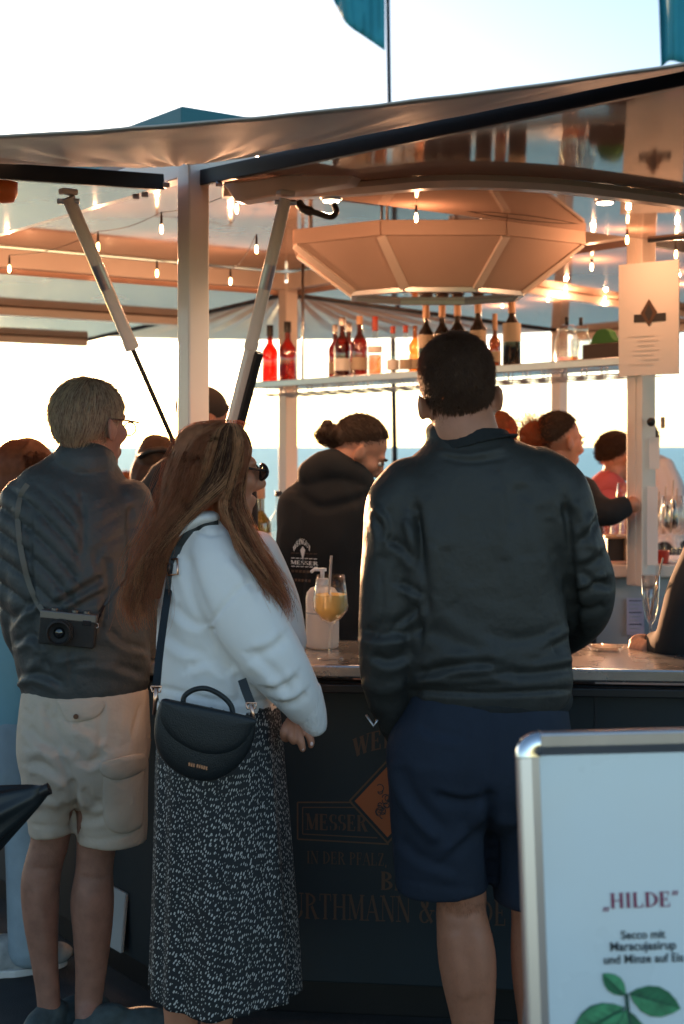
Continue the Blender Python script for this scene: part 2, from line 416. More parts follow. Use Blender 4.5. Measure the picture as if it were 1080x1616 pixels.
tarp(at(P2,2.375), qr[2], qc[3], [(0,2.26),(.5,2.25),(1,2.26)], seed=6, mt=M_white)
tarp(at(P4,2.375), ql[2], qb[3], [(0,2.26),(.5,2.25),(1,2.26)], seed=9)
# flap stays: white cylinder, thin rod
def stay(p0, pm, p1, r, rod, square=False):
    s = obj('strut', pipe([p0, p0*.5+pm*.5, pm], r, 14), M_white, KI, smooth=True, crease_angle=40)
    T = norm(pm-p0); obj('collar', pipe([p0*.55+pm*.45, p0*.38+pm*.62], r*1.03, 14), M_steel, s, smooth=True, crease_angle=40)
    obj('collar', pipe([pm-T*.004, pm+T*.02], r*1.12, 14), M_white, s, smooth=True, crease_angle=40)
    if square:
        obj('rod', beam(pm+T*.02, p1, .026, .026), M_white, s, bevel=.003)
        obj('rod', beam(pm+T*.03+(.026,0,0), p1+(.026,0,0), .024, .022), M_dark, s, bevel=.003)
    else: obj('rod', pipe([pm+T*.02, p1], rod, 10), M_dark, s, smooth=True, crease_angle=40)
    obj('bracket', box(p0+ZZ*.016, (.05,.03,.018), axk), M_white, s, bevel=.006)
    obj('pivot', pipe([p0-vec((.03,0,.01)), p0+vec((.03,0,-.01))], .008, 10), M_steel, s, smooth=True)
stay(P(108,312,3.92), P(205,540,4.08), P(285,722,4.24), .0185, .007)
stay(P(451,314,4.02), P(398,540,4.12), P(352,720,4.24), .0185, .007, True)
# white connection bolts near the corner
for x, y in ((262,292),(345,290),(214,310),(228,307)):
    obj('bolt', pipe([P(x-4,y,4.2), P(x+6,y,4.2)], .008, 8), M_steel, KI, smooth=True, crease_angle=40)
# central hood: eight-sided canvas funnel with ribs and a mirror base
hc = vec((.365,5.5,0)); hz1, hz0 = 2.325, 2.155
def hring(r, z, ry): return [hc + vec((r*math.cos(R(22.5+45*k)), ry*math.sin(R(22.5+45*k)), z)) for k in range(8)]
r1, r0 = hring(.585, hz1, .42), hring(.345, hz0, .255)
hood = obj('hood', prism(hring(.587, hz1+.01, .422), (0,0,.03)), M_hood, KI)
for k in range(8):
    a, b_, c_, d_ = r1[k], r1[(k+1)%8], r0[(k+1)%8], r0[k]
    nn = norm(np.cross(b_-a, d_-a)); nn = nn if np.dot(nn, a-hc-ZZ*hz1) > 0 else -nn
    obj('hood_panel', prism([a,b_,c_,d_], -nn*.012), M_hood, hood)
    obj('hood_rib', beam(a+nn*.002, d_+nn*.002, .035, .012, up=nn), M_white, hood, bevel=.002)
    obj('hood_rib', beam(d_-ZZ*.006, c_-ZZ*.006, .02, .02), M_steel, hood, bevel=.002)
    obj('hood_rib', beam(a+ZZ*.03, b_+ZZ*.03, .02, .055), M_hood, hood, bevel=.002)
obj('hood_base', prism(r0, (0,0,.008)), M_panel, hood)
for k in range(8): obj('hanger', pipe([r1[k]+ZZ*.03-(r1[k]-at(hc,hz1))*.1, at(r1[k],2.476)-(r1[k]-at(hc,hz1))*.1], .006, 6), M_steel, hood)

# bar: front and side panels, kick plate, counter top
CT, CB = 1.0, .14
f0, f1 = vec((-.49,3.84,0)), vec((1.12,3.66,0)); FX = norm(f1-f0); FN = vec((FX[1],-FX[0],0))
FN = FN if FN[1] < 0 else -FN
s1 = f0 + 2.9*W; g1 = f1 + 1.7*norm((.72,.69,0))
def wallpanel(a, b_, z0, z1, th, mat_, name='bar_panel', parent=KI, off=0.0):
    T = norm(b_-a); Nn = vec((T[1],-T[0],0)); Nn = Nn if Nn[1] < 0 else -Nn
    return obj(name, box(at((a+b_)/2+Nn*(off-th/2), (z0+z1)/2), (np.linalg.norm(b_-a), th, z1-z0), (T, Nn, ZZ)), mat_, parent, bevel=.004)
fp = wallpanel(f0, f1, CB, CT-.055, .03, M_navy)
cs = obj('bar_seam', box(at(f1-FX*.46+FN*.001, (CB+CT-.06)/2), (.008,.004,CT-.06-CB), (FX,FN,ZZ)), M_rim, KI)
nseg = 3
for k in range(nseg): wallpanel(f0*(1-k/nseg)+s1*k/nseg+W*.004, f0*(1-(k+1)/nseg)+s1*(k+1)/nseg-W*.004, CB, CT-.055, .03, M_navy)
wallpanel(f1+.004*FX, g1, CB, CT-.055, .03, M_navy)
wallpanel(f0+U*.1+W*.1, f1+vec((-.1,.16,0)), 0, CB, .03, M_dark, 'kick_plate'); wallpanel(f0+U*.1+W*.1, s1+U*.1, 0, CB, .03, M_dark, 'kick_plate')
wallpanel(f1+vec((-.1,.16,0)), g1+vec((-.1,.16,0)), 0, CB, .03, M_dark, 'kick_plate')
for k in (.28, .86):
    c = f0 + W*k - U*.012
    obj('base_plate', box(at(c, .235), (.012,.20,.165), (norm(-U+ZZ*.10), W, norm(ZZ+U*.1))), M_steel if 0 else M_cab, KI, bevel=.004)
ov = .06
o0 = f0 - U*ov + FN*ov*.9 - FX*.02; o1 = f1 + FN*ov + FX*.03; i1 = f1 + vec((-.10,.42,0)); i0 = f0 + vec((.22,.36,0))
top = obj('counter_top', prism([at(o0,CT-.035), at(o1,CT-.035), at(i1,CT-.035), at(i0,CT-.035)], (0,0,.035)), M_top, KI, bevel=.006)
obj('counter_top', prism([at(o0,CT-.035)+W*.004, at(i0,CT-.035)+W*.004, at(i0+2.7*W,CT-.035), at(s1-U*ov,CT-.035)], (0,0,.035)), M_top, KI, bevel=.006)
obj('counter_top', prism([at(o1,CT-.035)+FX*.005, at(g1+FN*ov,CT-.035), at(g1+vec((-.3,.3,0)),CT-.035), at(i1,CT-.035)+FX*.005], (0,0,.035)), M_top, KI, bevel=.006)
obj('counter_edge', beam(at(o0+FN*.002,CT-.0475-.012), at(o1+FN*.002,CT-.0475-.012), .03, .022), M_dark, KI, bevel=.003)
# back counter
BD = 5.62
bx0, bx1 = P(395,0,BD)[0], P(1250,0,BD)[0]
bk = obj('back_cabinet', box(((bx0+bx1)/2, BD+.24, .54), (bx1-bx0,.44,1.02)), M_cab, KI, bevel=.004)
obj('back_worktop', box(((bx0+bx1)/2, BD+.22, 1.078), (bx1-bx0+.04,.50,.05)), M_white, KI, bevel=.006)
ZB = 1.103
obj('notice', box(P(1003,973,BD-.005), (.068,.002,.145)), M_lilac, KI)
nt_ = [o for o in COL.objects if o.name.startswith('notice')][0]
for k in range(9):
    obj('print_line', box(P(1003-(k%3)*1.2,948+k*6.2,BD-.0075), (.05-.008*(k%3),.0008,.0035)), M_ink if k%3==0 else M_cab, nt_)

# hanging bottle shelf with wire glass rack
S0, S1 = P(390,606,7.0), P(985,566,5.5)
zs0, zs1 = S0[2], S1[2]; ST = norm(S1-S0); SN = norm(np.cross(ZZ, ST)); SN = SN if SN[1] > 0 else -SN
shelf = obj('bottle_shelf', beam((S0+S1)/2+SN*.16-(S1-S0)/2-ZZ*.012, (S0+S1)/2+SN*.16+(S1-S0)/2-ZZ*.012, .32, .018), M_top, KI, bevel=.004)
obj('shelf_edge', beam(S0-ZZ*.008, S1-ZZ*.008, .012, .032), M_steel, shelf, bevel=.003)
L = np.linalg.norm(S1-S0)
for k in range(22):
    c = S0 + ST*(L*(k+.6)/22.5); hgt = .055
    for dx in (-.012,.012):
        p = c + ST*dx
        obj('wire', pipe([p-ZZ*.02, p-ZZ*hgt, p-ZZ*hgt+SN*.28, p-ZZ*.02+SN*.28], .0022, 6), M_steel, shelf, smooth=True)
for q in (0,.14,.28): obj('wire', pipe([S0-ZZ*.058+SN*q, S1-ZZ*.058+SN*q], .003, 6), M_steel, shelf, smooth=True)
for k in (.04,.5,.97):
    p = S0 + (S1-S0)*k + SN*.3; obj('hanger', pipe([p-ZZ*.02, at(p,2.476)], .007, 8), M_steel, shelf, smooth=True)
# diamond-marked board and papers on the right post
bp_ = P(1024,503,5.42)
bd = obj('menu_board', box(bp_, (.255,.006,.43), (norm((.76,-.65,0)), norm((-.65,-.76,0)), ZZ)), M_paper, KI)
bX, bN = norm((.76,-.65,0)), norm((-.65,-.76,0))
def onboard(u, v, lift=.006): return bp_ + bX*u + ZZ*v + bN*lift
obj('emblem', prism([onboard(-.06,-.012), onboard(.075,-.012), onboard(.075,.018), onboard(-.06,.018)], bN*.0006), M_ink, bd)
obj('emblem', prism([onboard(.005,-.03,.0075), onboard(.04,.022,.0075), onboard(.005,.075,.0075), onboard(-.03,.022,.0075)], bN*.0006), M_gold, bd)
obj('emblem', prism([onboard(.005,-.012,.009), onboard(.022,.022,.009), onboard(.005,.056,.009), onboard(-.012,.022,.009)], bN*.0006), M_ink, bd)
M_faint = mat('faint_print', (.62,.58,.57), .7)
for k in range(7):
    u0 = -.06+.02*(k%2); obj('print_line', box(onboard(u0+.03+.01*(k%3), -.065-.018*k, .0062), (.11-.02*(k%3),.0008,.003), (bX,bN,ZZ)), M_faint, bd)
obj('taped_paper', box(P(1033,715,5.44), (.038,.003,.12), (norm((.9,-.3,.0)), norm((-.3,-.9,0)), ZZ)), M_paper, pp)
obj('taped_paper', box(P(1030,830,5.44), (.040,.003,.30), (norm((.9,-.3,.0)), norm((-.3,-.9,0)), ZZ)), M_paper, pp)
obj('knob', ellipsoid(P(1028,666,5.42), (.017,.014,.017)), M_dark, pp, smooth=True)
obj('hook_tag', box(P(1046,667,5.5), (.018,.006,.045)), M_wood, pp)
# downlights and black hook under the flap
for x, y, d in ((523,317,4.28),(955,320,4.40)):
    dl = obj('downlight', lathe([(.030,0),(.034,.006),(.034,.012)], P(x,y,d), 20), M_steel, KI, smooth=True, crease_angle=40)
    obj('lens', lathe([(.024,-.004),(.026,.0015)], P(x,y,d), 20), M_down, dl, smooth=True, crease_angle=40)
    ld = bpy.data.lights.new('downlight_glow', 'SPOT'); ld.energy = 9; ld.spot_size = R(130); ld.spot_blend = .8; ld.shadow_soft_size = .025; ld.color = (1,.68,.42)
    lo = bpy.data.objects.new('downlight_glow', ld); COL.objects.link(lo); lo.parent = KI; lo.location = P(x,y+4,d) - BASE[KI.name]
hk = crom([P(472,321,4.3),P(480,330,4.28),P(500,336,4.26),P(522,342,4.25),P(531,334,4.25),P(527,322,4.26)], 5)
obj('cable_hook', pipe(hk, [.014 if i < 9 else .0095 for i in range(len(hk))], 10), M_dark, KI, smooth=True)
obj('flap_catch', box(P(903,184,3.35), (.03,.03,.028)), M_dark, KI, bevel=.004)
obj('flap_latch', box(P(706,203,3.515), (.075,.02,.03), (-W,U,ZZ)), M_dark, KI, bevel=.006)
M_orange = mat('orange_plastic', (.75,.16,.03), .4)
obj('marker_lamp', lathe([(.0,-.035),(.03,-.03),(.04,-.01),(.04,.02)], P(4,300,3.75), 18), M_orange, KI, smooth=True)

# ------------------------------------------------------------------ lettering (own serif strokes for the print)
TH, TN = .17, .055
GL = {
 'H': (.86, [(.16,0,.16,1,1),(.70,0,.70,1,1),(.16,.5,.70,.5,0)], [(.16,0),(.16,1),(.70,0),(.70,1)]),
 'I': (.42, [(.21,0,.21,1,1)], [(.21,0),(.21,1)]),
 'L': (.72, [(.16,0,.16,1,1),(.05,.03,.62,.03,0),(.62,.0,.62,.28,0)], [(.16,1),(.16,0)]),
 'E': (.74, [(.16,0,.16,1,1),(.05,.03,.62,.03,0),(.05,.97,.58,.97,0),(.16,.5,.46,.5,0),(.62,0,.62,.27,0),(.58,.74,.58,1,0),(.46,.38,.46,.62,0)], [(.16,0),(.16,1)]),
 'F': (.68, [(.16,0,.16,1,1),(.05,.97,.58,.97,0),(.16,.5,.46,.5,0),(.58,.74,.58,1,0),(.46,.38,.46,.62,0)], [(.16,0),(.16,1)]),
 'D': (.84, [(.16,0,.16,1,1)], [(.16,0),(.16,1)], [(.16,.5,.56,.47,-90,90)]),
 'P': (.70, [(.16,0,.16,1,1)], [(.16,0),(.16,1)], [(.16,.73,.42,.24,-90,90)]),
 'B': (.76, [(.16,0,.16,1,1)], [(.16,0),(.16,1)], [(.16,.75,.40,.22,-90,90),(.16,.265,.46,.24,-90,90)]),
 'R': (.82, [(.16,0,.16,1,1),(.42,.5,.72,0,1)], [(.16,0),(.16,1),(.74,0)], [(.16,.75,.42,.22,-90,90)]),
 'M': (1.02, [(.14,0,.14,1,0),(.86,0,.86,1,1),(.16,1,.50,.05,1),(.50,.05,.84,1,0)], [(.14,0),(.86,0),(.12,1),(.88,1)]),
 'N': (.88, [(.14,0,.14,1,0),(.74,0,.74,1,0),(.14,1,.74,0,1)], [(.14,0),(.74,1),(.12,1)]),
 'W': (1.1, [(.08,1,.34,0,1),(.34,0,.54,.95,0),(.54,.95,.78,0,1),(.78,0,1.0,1,0)], [(.08,1),(.54,.97),(1.0,1)]),
 'U': (.84, [(.16,.3,.16,1,1),(.70,.3,.70,1,0)], [(.16,1),(.70,1)], [(.43,.3,.27,.28,180,360)]),
 'T': (.74, [(.37,0,.37,1,1),(.05,.97,.69,.97,0),(.05,.72,.05,1,0),(.69,.72,.69,1,0)], [(.37,0)]),
 'A': (.84, [(.08,0,.40,1,0),(.40,1,.74,0,1),(.20,.34,.60,.34,0)], [(.08,0),(.74,0)]),
 'Z': (.72, [(.08,.97,.60,.97,0),(.08,.03,.62,.03,0),(.58,1,.12,0,1),(.10,.74,.10,1,0),(.62,0,.62,.26,0)], []),
 'S': (.64, [(.52,.72,.52,.97,0),(.10,.03,.10,.28,0)], [], [(.31,.74,.21,.23,60,270),(.31,.26,.22,.23,-90,120)]),
 'G': (.86, [(.68,.08,.68,.42,1)], [(.68,.42)], [(.45,.5,.36,.48,55,320)]),
 'O': (.88, [], [], [(.44,.5,.34,.48,0,360)]),
 '&': (.92, [(.26,.72,.78,.02,1),(.30,.5,.55,.70,0),(.80,.48,.62,.18,0)], [(.80,.5)], [(.36,.76,.16,.2,0,360),(.34,.25,.24,.24,90,330)]),
 ',': (.3, [(.12,.08,.08,-.14,1)], []), ' ': (.36, [], []),
 '„': (.44, [(.16,.10,.07,-.20,2),(.36,.10,.27,-.20,2)], []), '“': (.44, [(.07,.74,.16,1.04,2),(.27,.74,.36,1.04,2)], []),
}
def serif(text, h, thick=1.0, track=.06):
    """Letters as flat strokes; returns quads in (u, v, layer) and the width."""
    q, x = [], 0.0
    for ch in text:
        g = GL[ch]; adv, st, sf = g[0], g[1], g[2]
        for k, s in enumerate(st):
            x0, y0, x1, y1, hv = s; a, b_ = vec((x0,y0)), vec((x1,y1)); T = norm(b_-a); Nn = vec((-T[1],T[0]))*(.11 if hv == 2 else TH*thick if hv else TN*thick)/2
            q.append(([a+Nn, b_+Nn, b_-Nn, a-Nn], x))
        for (sx, sy) in sf:
            yy = sy+.02 if sy < .5 else sy-.02; q.append(([vec((sx-.14,yy-.022)),vec((sx+.14,yy-.022)),vec((sx+.14,yy+.022)),vec((sx-.14,yy+.022))], x))
        for (ax_, ay, rx, ry, a0, a1) in (g[3] if len(g) > 3 else []):
            n = 14
            for k in range(n):
                t0, t1 = R(a0+(a1-a0)*k/n), R(a0+(a1-a0)*(k+1)/n)
                def e(t, s):
                    wd = (TN + (TH-TN)*abs(math.cos(t)))*thick/2
                    return vec((ax_+(rx+s*wd)*math.cos(t), ay+(ry+s*wd*.6)*math.sin(t)))
                q.append(([e(t0,1),e(t1,1),e(t1,-1),e(t0,-1)], x))
        x += adv + track
    out = []
    for k, (pts, ox) in enumerate(q): out.append([((p[0]+ox)*h, p[1]*h, (k%7)*.00012) for p in pts])
    return out, (x-track)*h
def lay(quads, fn):
    V, Fc = [], []
    for q in quads:
        Fc.append(tuple(range(len(V), len(V)+4))); V += [fn(*p) for p in q]
    return np.array(V), Fc
def front_xy(px, py):
    """Point of the bar front seen at a photo pixel."""
    ray = P(px, py, 1.0) - vec((0,0,CH)); t = np.dot(FN, f0) / np.dot(FN, ray); return vec((0,0,CH)) + ray*t
def bar_print(text, px, py, px1, h, name, thick=1.0, arch=0.0, m_=M_gold):
    q, wd = serif(text, h, thick); a, b_ = front_xy(px, py), front_xy(px1, py); L_ = np.dot(b_-a, FX); k = L_/wd
    fn = lambda u, v, l: a + FX*u*k + ZZ*(v - arch*((u/wd-.5)**2)*4) + FN*(.0015+l)
    return obj(name, lay(q, fn), m_, fp)
bar_print('MESSER', 483, 1309, 580, .043, 'bar_lettering', 1.25)
bar_print('WEINGUT', 558, 1178, 700, .050, 'bar_lettering', 1.25, arch=.03)
bar_print('IN DER PFALZ,', 484, 1362, 612, .033, 'bar_lettering', .9)
bar_print('BEI', 601, 1404, 655, .049, 'bar_lettering', 1.2)
bar_print('WURTHMANN & HILDE', 428, 1447, 800, .068, 'bar_lettering', .9)
def bar_line(pts, wd, m_=M_gold, lift=.0012):
    V, Fc = [], []
    for i in range(len(pts)-1):
        a, b_ = front_xy(*pts[i]), front_xy(*pts[i+1]); T = norm(b_-a); S = np.cross(FN, T)*wd/2
        Fc.append(tuple(range(len(V), len(V)+4))); V += [a+S+FN*(lift+.0001*i), b_+S+FN*(lift+.0001*i), b_-S+FN*(lift+.0001*i), a-S+FN*(lift+.0001*i)]
    return obj('bar_border', (np.array(V), Fc), m_, fp)
M_gold2 = mat('faded_copper_line', (.10,.055,.03), .5)
bar_line([(556,1266),(470,1266),(470,1324),(614,1332)], .004, M_gold2)
bar_line([(562,1274),(478,1274),(478,1316),(596,1322)], .003, M_gold2)
bar_line([(612,1200),(552,1264),(612,1330),(672,1268),(612,1200)], .005, M_gold2)
dia = [front_xy(612,1209)+FN*.0022, front_xy(560,1264)+FN*.0022, front_xy(612,1321)+FN*.0022, front_xy(664,1266)+FN*.0022]
em = obj('bar_emblem', (np.array(dia), [(0,1,2,3)]), M_copper, fp)
V, Fc = [], []
rng = random.Random(3)
for k in range(26):          # scrollwork in the diamond
    a0 = rng.uniform(0, 6.28); cx, cy = 612+rng.uniform(-14,14), 1265+rng.uniform(-22,22); rr = rng.uniform(3,7)
    for j in range(6):
        t0, t1 = a0+j*.7, a0+(j+1)*.7
        p0, p1 = front_xy(cx+rr*math.cos(t0), cy+rr*math.sin(t0)), front_xy(cx+rr*math.cos(t1), cy+rr*math.sin(t1)); S = np.cross(FN, norm(p1-p0))*.0012
        Fc.append(tuple(range(len(V), len(V)+4))); o_ = FN*(.003+.00005*k); V += [p0+S+o_, p1+S+o_, p1-S+o_, p0-S+o_]
obj('emblem_scroll', (np.array(V), Fc), M_ink, em)

# ------------------------------------------------------------------ flags
M_flag = mat('teal_flag_cloth', (.03,.30,.40), .8, var=.08, vscale=5)
M_pole = mat('dark_pole', (.02,.03,.04), .5)
def flag(px_top, px_bot, d, outline, label):
    b0 = P(*px_bot, d); b0[2] = 0; tp = P(*px_top, d)
    t_ = thing('flagpole', label, 'flag', b0, 'flags behind the kiosk')
    obj('pole', pipe([b0, b0*.5+tp*.5, tp], [.022,.018,.013], 10), M_pole, t_, smooth=True)
    n, m_ = 26, 26; V = []
    top_, bot = crom(outline[0], 6), crom(outline[1], 6)
    for j in range(m_+1):
        for i in range(n+1):
            a = i/n; e0 = top_[int(a*(len(top_)-1))]; e1 = bot[int(a*(len(bot)-1))]; q = e0*(1-j/m_)+e1*(j/m_)
            p = P(q[0], q[1], d + .10*a*math.sin(7*a+2.2*j/m_) + .05*math.sin(11*a-3*j/m_)); V.append(p)
    k = n+1
    o = obj('flag', (np.array(V), np.array([(j*k+i, j*k+i+1, (j+1)*k+i+1, (j+1)*k+i) for j in range(m_) for i in range(n)])), M_flag, t_, smooth=True)
    md = o.modifiers.new('t', 'SOLIDIFY'); md.thickness = .003
flag((606,-420), (628,1000), 10.6, ([(607,-330),(560,-340),(500,-300),(470,-310)], [(608,80),(575,58),(545,35),(527,0)]), 'teal flag on a dark pole rising behind the middle of the roof')
flag((1118,-460), (1112,1000), 10.2, ([(1116,-300),(1085,-320),(1050,-290),(1030,-310)], [(1114,108),(1090,104),(1058,96),(1044,108)]), 'teal flag cut off by the right edge above the roof')
# ------------------------------------------------------------------ string lights
M_cable = mat('lamp_cable', (.02,.015,.012), .6)
def string(pts, label):
    t_ = thing('string_light', label, 'string light', at(P(pts[0][0], pts[0][1], pts[0][2]), 2.30), 'strings of bulbs under the kiosk roof')
    C = []
    for x, y, d in pts:
        b_ = P(x, y, d); C.append(b_ + ZZ*.055)
        obj('bulb', lathe([(.0,-.020),(.004,-.017),(.006,-.008),(.0055,.003),(.0035,.012)], b_, 14), M_bulb, t_, smooth=True)
        obj('socket', lathe([(.0045,.014),(.0045,.04),(.002,.055)], b_, 10), M_dark, t_, smooth=True, crease_angle=40)
        ld = bpy.data.lights.new('bulb_glow', 'POINT'); ld.energy = 1.4; ld.color = (1,.48,.24); ld.shadow_soft_size = .008
        lo = bpy.data.objects.new('bulb_glow', ld); COL.objects.link(lo); lo.parent = t_; lo.location = b_ - ZZ*.05 - BASE[t_.name]
    path = []
    for a, b_ in zip(C[:-1], C[1:]):
        for k in range(6): path.append(a*(1-k/6)+b_*(k/6) - ZZ*.03*math.sin(math.pi*k/6)*min(1, np.linalg.norm(b_-a)))
    path.append(C[-1])
    obj('cable', pipe(path, .0014, 6), M_cable, t_, smooth=True)
def dz(y, z=2.325): return (z-CH)*F/(CY-y)
def bl(*xy): return [(x, y, dz(y)) for x, y in xy]
string(bl((374,328),(255,360),(155,388),(15,423)), 'string of glowing bulbs across the ceiling left of the front post')
string(bl((405,392),(364,443),(248,430)), 'short string of bulbs crossing behind the white front post')
string(bl((657,342),(990,377),(1067,400)), 'string of bulbs running in front of the canvas hood to the right post')
string([(560,462,6.2)] + bl((793,480),(865,470),(893,457),(955,465),(934,420)), 'string of bulbs under the far ceiling above the glass jars')
string(bl((1070,446),(1100,430)), 'pair of bulbs right of the menu board')

# ------------------------------------------------------------------ glass things
def glass(name, col, rough=.02, tl=.0, base_=.14):
    m = bpy.data.materials.new(name); m.use_nodes = True; MATS[name] = m; t = m.node_tree; t.nodes.clear()
    o = t.nodes.new('ShaderNodeOutputMaterial'); tr = t.nodes.new('ShaderNodeBsdfTransparent'); tr.inputs[0].default_value = (*col,1)
    gs = t.nodes.new('ShaderNodeBsdfGlossy'); gs.inputs['Roughness'].default_value = rough
    lw = t.nodes.new('ShaderNodeLayerWeight'); lw.inputs[0].default_value = .5; pw = t.nodes.new('ShaderNodeMath'); pw.operation = 'POWER'; pw.inputs[1].default_value = 3.5; t.links.new(lw.outputs['Facing'], pw.inputs[0]); fr = t.nodes.new('ShaderNodeMath'); fr.operation = 'MULTIPLY_ADD'; fr.inputs[1].default_value = .9; fr.inputs[2].default_value = base_; t.links.new(pw.outputs[0], fr.inputs[0]); mx = t.nodes.new('ShaderNodeMixShader'); base = tr
    if tl:
        tn = t.nodes.new('ShaderNodeBsdfTranslucent'); tn.inputs[0].default_value = (*col,1); m2 = t.nodes.new('ShaderNodeMixShader'); m2.inputs[0].default_value = tl
        t.links.new(tr.outputs[0], m2.inputs[1]); t.links.new(tn.outputs[0], m2.inputs[2]); base = m2
    t.links.new(fr.outputs[0], mx.inputs[0]); t.links.new(base.outputs[0], mx.inputs[1]); t.links.new(gs.outputs[0], mx.inputs[2]); t.links.new(mx.outputs[0], o.inputs[0]); return m
def cloudy(name, col, k=.6):
    m = mat(name, col, .4); t = m.node_tree; b = t.nodes['Principled BSDF']; tl = t.nodes.new('ShaderNodeBsdfTranslucent'); tl.inputs[0].default_value = (*col,1)
    mx = t.nodes.new('ShaderNodeMixShader'); mx.inputs[0].default_value = k; t.links.new(b.outputs[0], mx.inputs[1]); t.links.new(tl.outputs[0], mx.inputs[2]); t.links.new(mx.outputs[0], t.nodes['Material Output'].inputs[0]); return m
G_clear = glass('clear_glass', (.96,.96,.95)); G_red = glass('red_liqueur', (.50,.05,.02), tl=.2); G_dred = glass('dark_red_liqueur', (.36,.03,.03), tl=.35)
G_black = mat('dark_wine_bottle', (.008,.010,.010), .08, coat=.5); G_amber = glass('amber_whisky', (.85,.40,.10), tl=.3); G_brown = glass('brown_bottle', (.30,.11,.03), tl=.3)
G_olive = glass('olive_bottle', (.26,.21,.08), tl=.15); G_orange = mat('passionfruit_drink', (1.0,.64,.19), .5)
M_foil = mat('tan_foil', (.55,.33,.20), .45); M_redcap = mat('red_cap', (.35,.05,.03), .45); M_label = mat('cream_label', (.46,.37,.27), .6); M_wlabel = mat('white_label', (.75,.73,.70), .6)
M_silver = mat('silver_cap', (.6,.55,.5), .35, metal=.9)
def bottle(name, px, py, d, h, r, gm, capm, labm, label, neck=.3, lab=(.14,.34), cap=.10, fill=None, group=None, cat_='bottle'):
    """Bottle standing with its foot at photo pixel (px, py)."""
    c = P(px, py, d)
    t_ = thing(name, label, cat_, c, group)
    nr = r*.34; hs = h*(1-neck)
    prof = [(.0,.0),(r*.9,0),(r,.006),(r,hs*.82),(r*.93,hs*.9),(r*.66,hs*.98),(nr*1.15,hs*1.07),(nr,hs*1.13),(nr,h*.985),(nr*1.15,h*.987),(nr*1.1,h)]
    obj('glass', lathe(prof, c, 22), gm, t_, smooth=True, crease_angle=50)
    if capm: obj('cap', lathe([(nr*1.22,h*(1-cap)),(nr*1.25,h*(1-cap)+.003),(nr*1.22,h+.004),(nr*1.1,h+.006)], c, 18), capm, t_, smooth=True, crease_angle=40)
    if labm: obj('label_band', lathe([(r*1.012,h*lab[0]),(r*1.012,h*lab[1])], c, 22), labm, t_, smooth=True, crease_angle=40)
    if fill:
        k = fill[1]; obj('liquid', lathe([(0,.004),(r*.88,.004),(r*.9,h*k),(0,h*k)], c, 20), fill[0], t_, smooth=True, crease_angle=40)
    return t_
SG = 'bottles on the hanging shelf'
def on_shelf(px, back=.10):
    """Foot pixel, depth of a spot on the shelf under photo column px."""
    best = min((abs(px_of((S0+(S1-S0)*k+SN*back)[None])[0,0]-px), k) for k in np.linspace(0,1,400))
    p = S0+(S1-S0)*best[1]+SN*back - ZZ*.002; q = px_of(p[None])[0]; return q[0], q[1], p[1]
bottle('bottle', *on_shelf(426,.12), .29, .040, G_red, M_dark, None, 'red liqueur bottle with black cap, leftmost on the hanging shelf', .34, cap=.16, group=SG)
bottle('bottle', *on_shelf(454,.10), .295, .042, G_red, M_dark, None, 'red liqueur bottle with black cap, second from the left end of the shelf', .34, cap=.16, group=SG)
bottle('bottle', *on_shelf(529,.20), .27, .034, G_dred, M_silver, M_label, 'dark red bottle with pale cap, leftmost of the four clustered ones', .32, cap=.12, group=SG)
bottle('bottle', *on_shelf(540,.08), .285, .037, G_dred, M_silver, M_wlabel, 'dark red bottle with silver cap in front of its cluster on the shelf', .32, cap=.12, group=SG)
bottle('bottle', *on_shelf(551,.22), .27, .034, G_dred, M_silver, M_label, 'dark red bottle with pale cap at the back of its cluster', .32, cap=.12, group=SG)
bottle('bottle', *on_shelf(568,.10), .285, .037, G_dred, M_foil, M_label, 'dark red bottle with tan top, rightmost of the four clustered ones', .32, cap=.12, group=SG)
bottle('bottle', *on_shelf(592,.10), .275, .033, G_clear, M_redcap, M_wlabel, 'clear bottle half full of amber spirit with a tall red cap', .4, lab=(.42,.52), cap=.22, fill=(G_amber,.38), group=SG)
bottle('bottle', *on_shelf(620,.12), .225, .028, G_clear, M_redcap, M_wlabel, 'small clear bottle with red cap beside the amber spirit', .34, cap=.12, group=SG)
bottle('bottle', *on_shelf(640,.14), .225, .028, G_clear, M_redcap, M_label, 'small clear bottle with cream label left of the wine bottles', .34, cap=.12, group=SG)
bottle('bottle', *on_shelf(655,.18), .23, .030, G_amber, None, M_label, 'amber bottle peeping out left of the first wine bottle', .3, group=SG)
for x, bk_, lb in ((672,.08,'dark wine bottle with tan foil, leftmost above the cropped head'),(698,.10,'dark wine bottle with tan foil, second from left above the cropped head'),(722,.10,'dark wine bottle with tan foil, third from left above the cropped head'),(755,.08,'dark wine bottle with tan foil, tallest just right of the cropped head')):
    bottle('bottle', *on_shelf(x,bk_), .315, .036, G_black, M_foil, M_label, lb, .36, lab=(.36,.54), cap=.22, group=SG)
bottle('bottle', *on_shelf(782,.12), .235, .026, G_brown, M_foil, M_label, 'short brown bottle with tan cap between two dark wine bottles', .4, cap=.28, group=SG)
bottle('bottle', *on_shelf(808,.06), .30, .038, G_black, M_foil, M_label, 'large dark wine bottle with square cream label at the right', .34, lab=(.36,.62), cap=.24, group=SG)
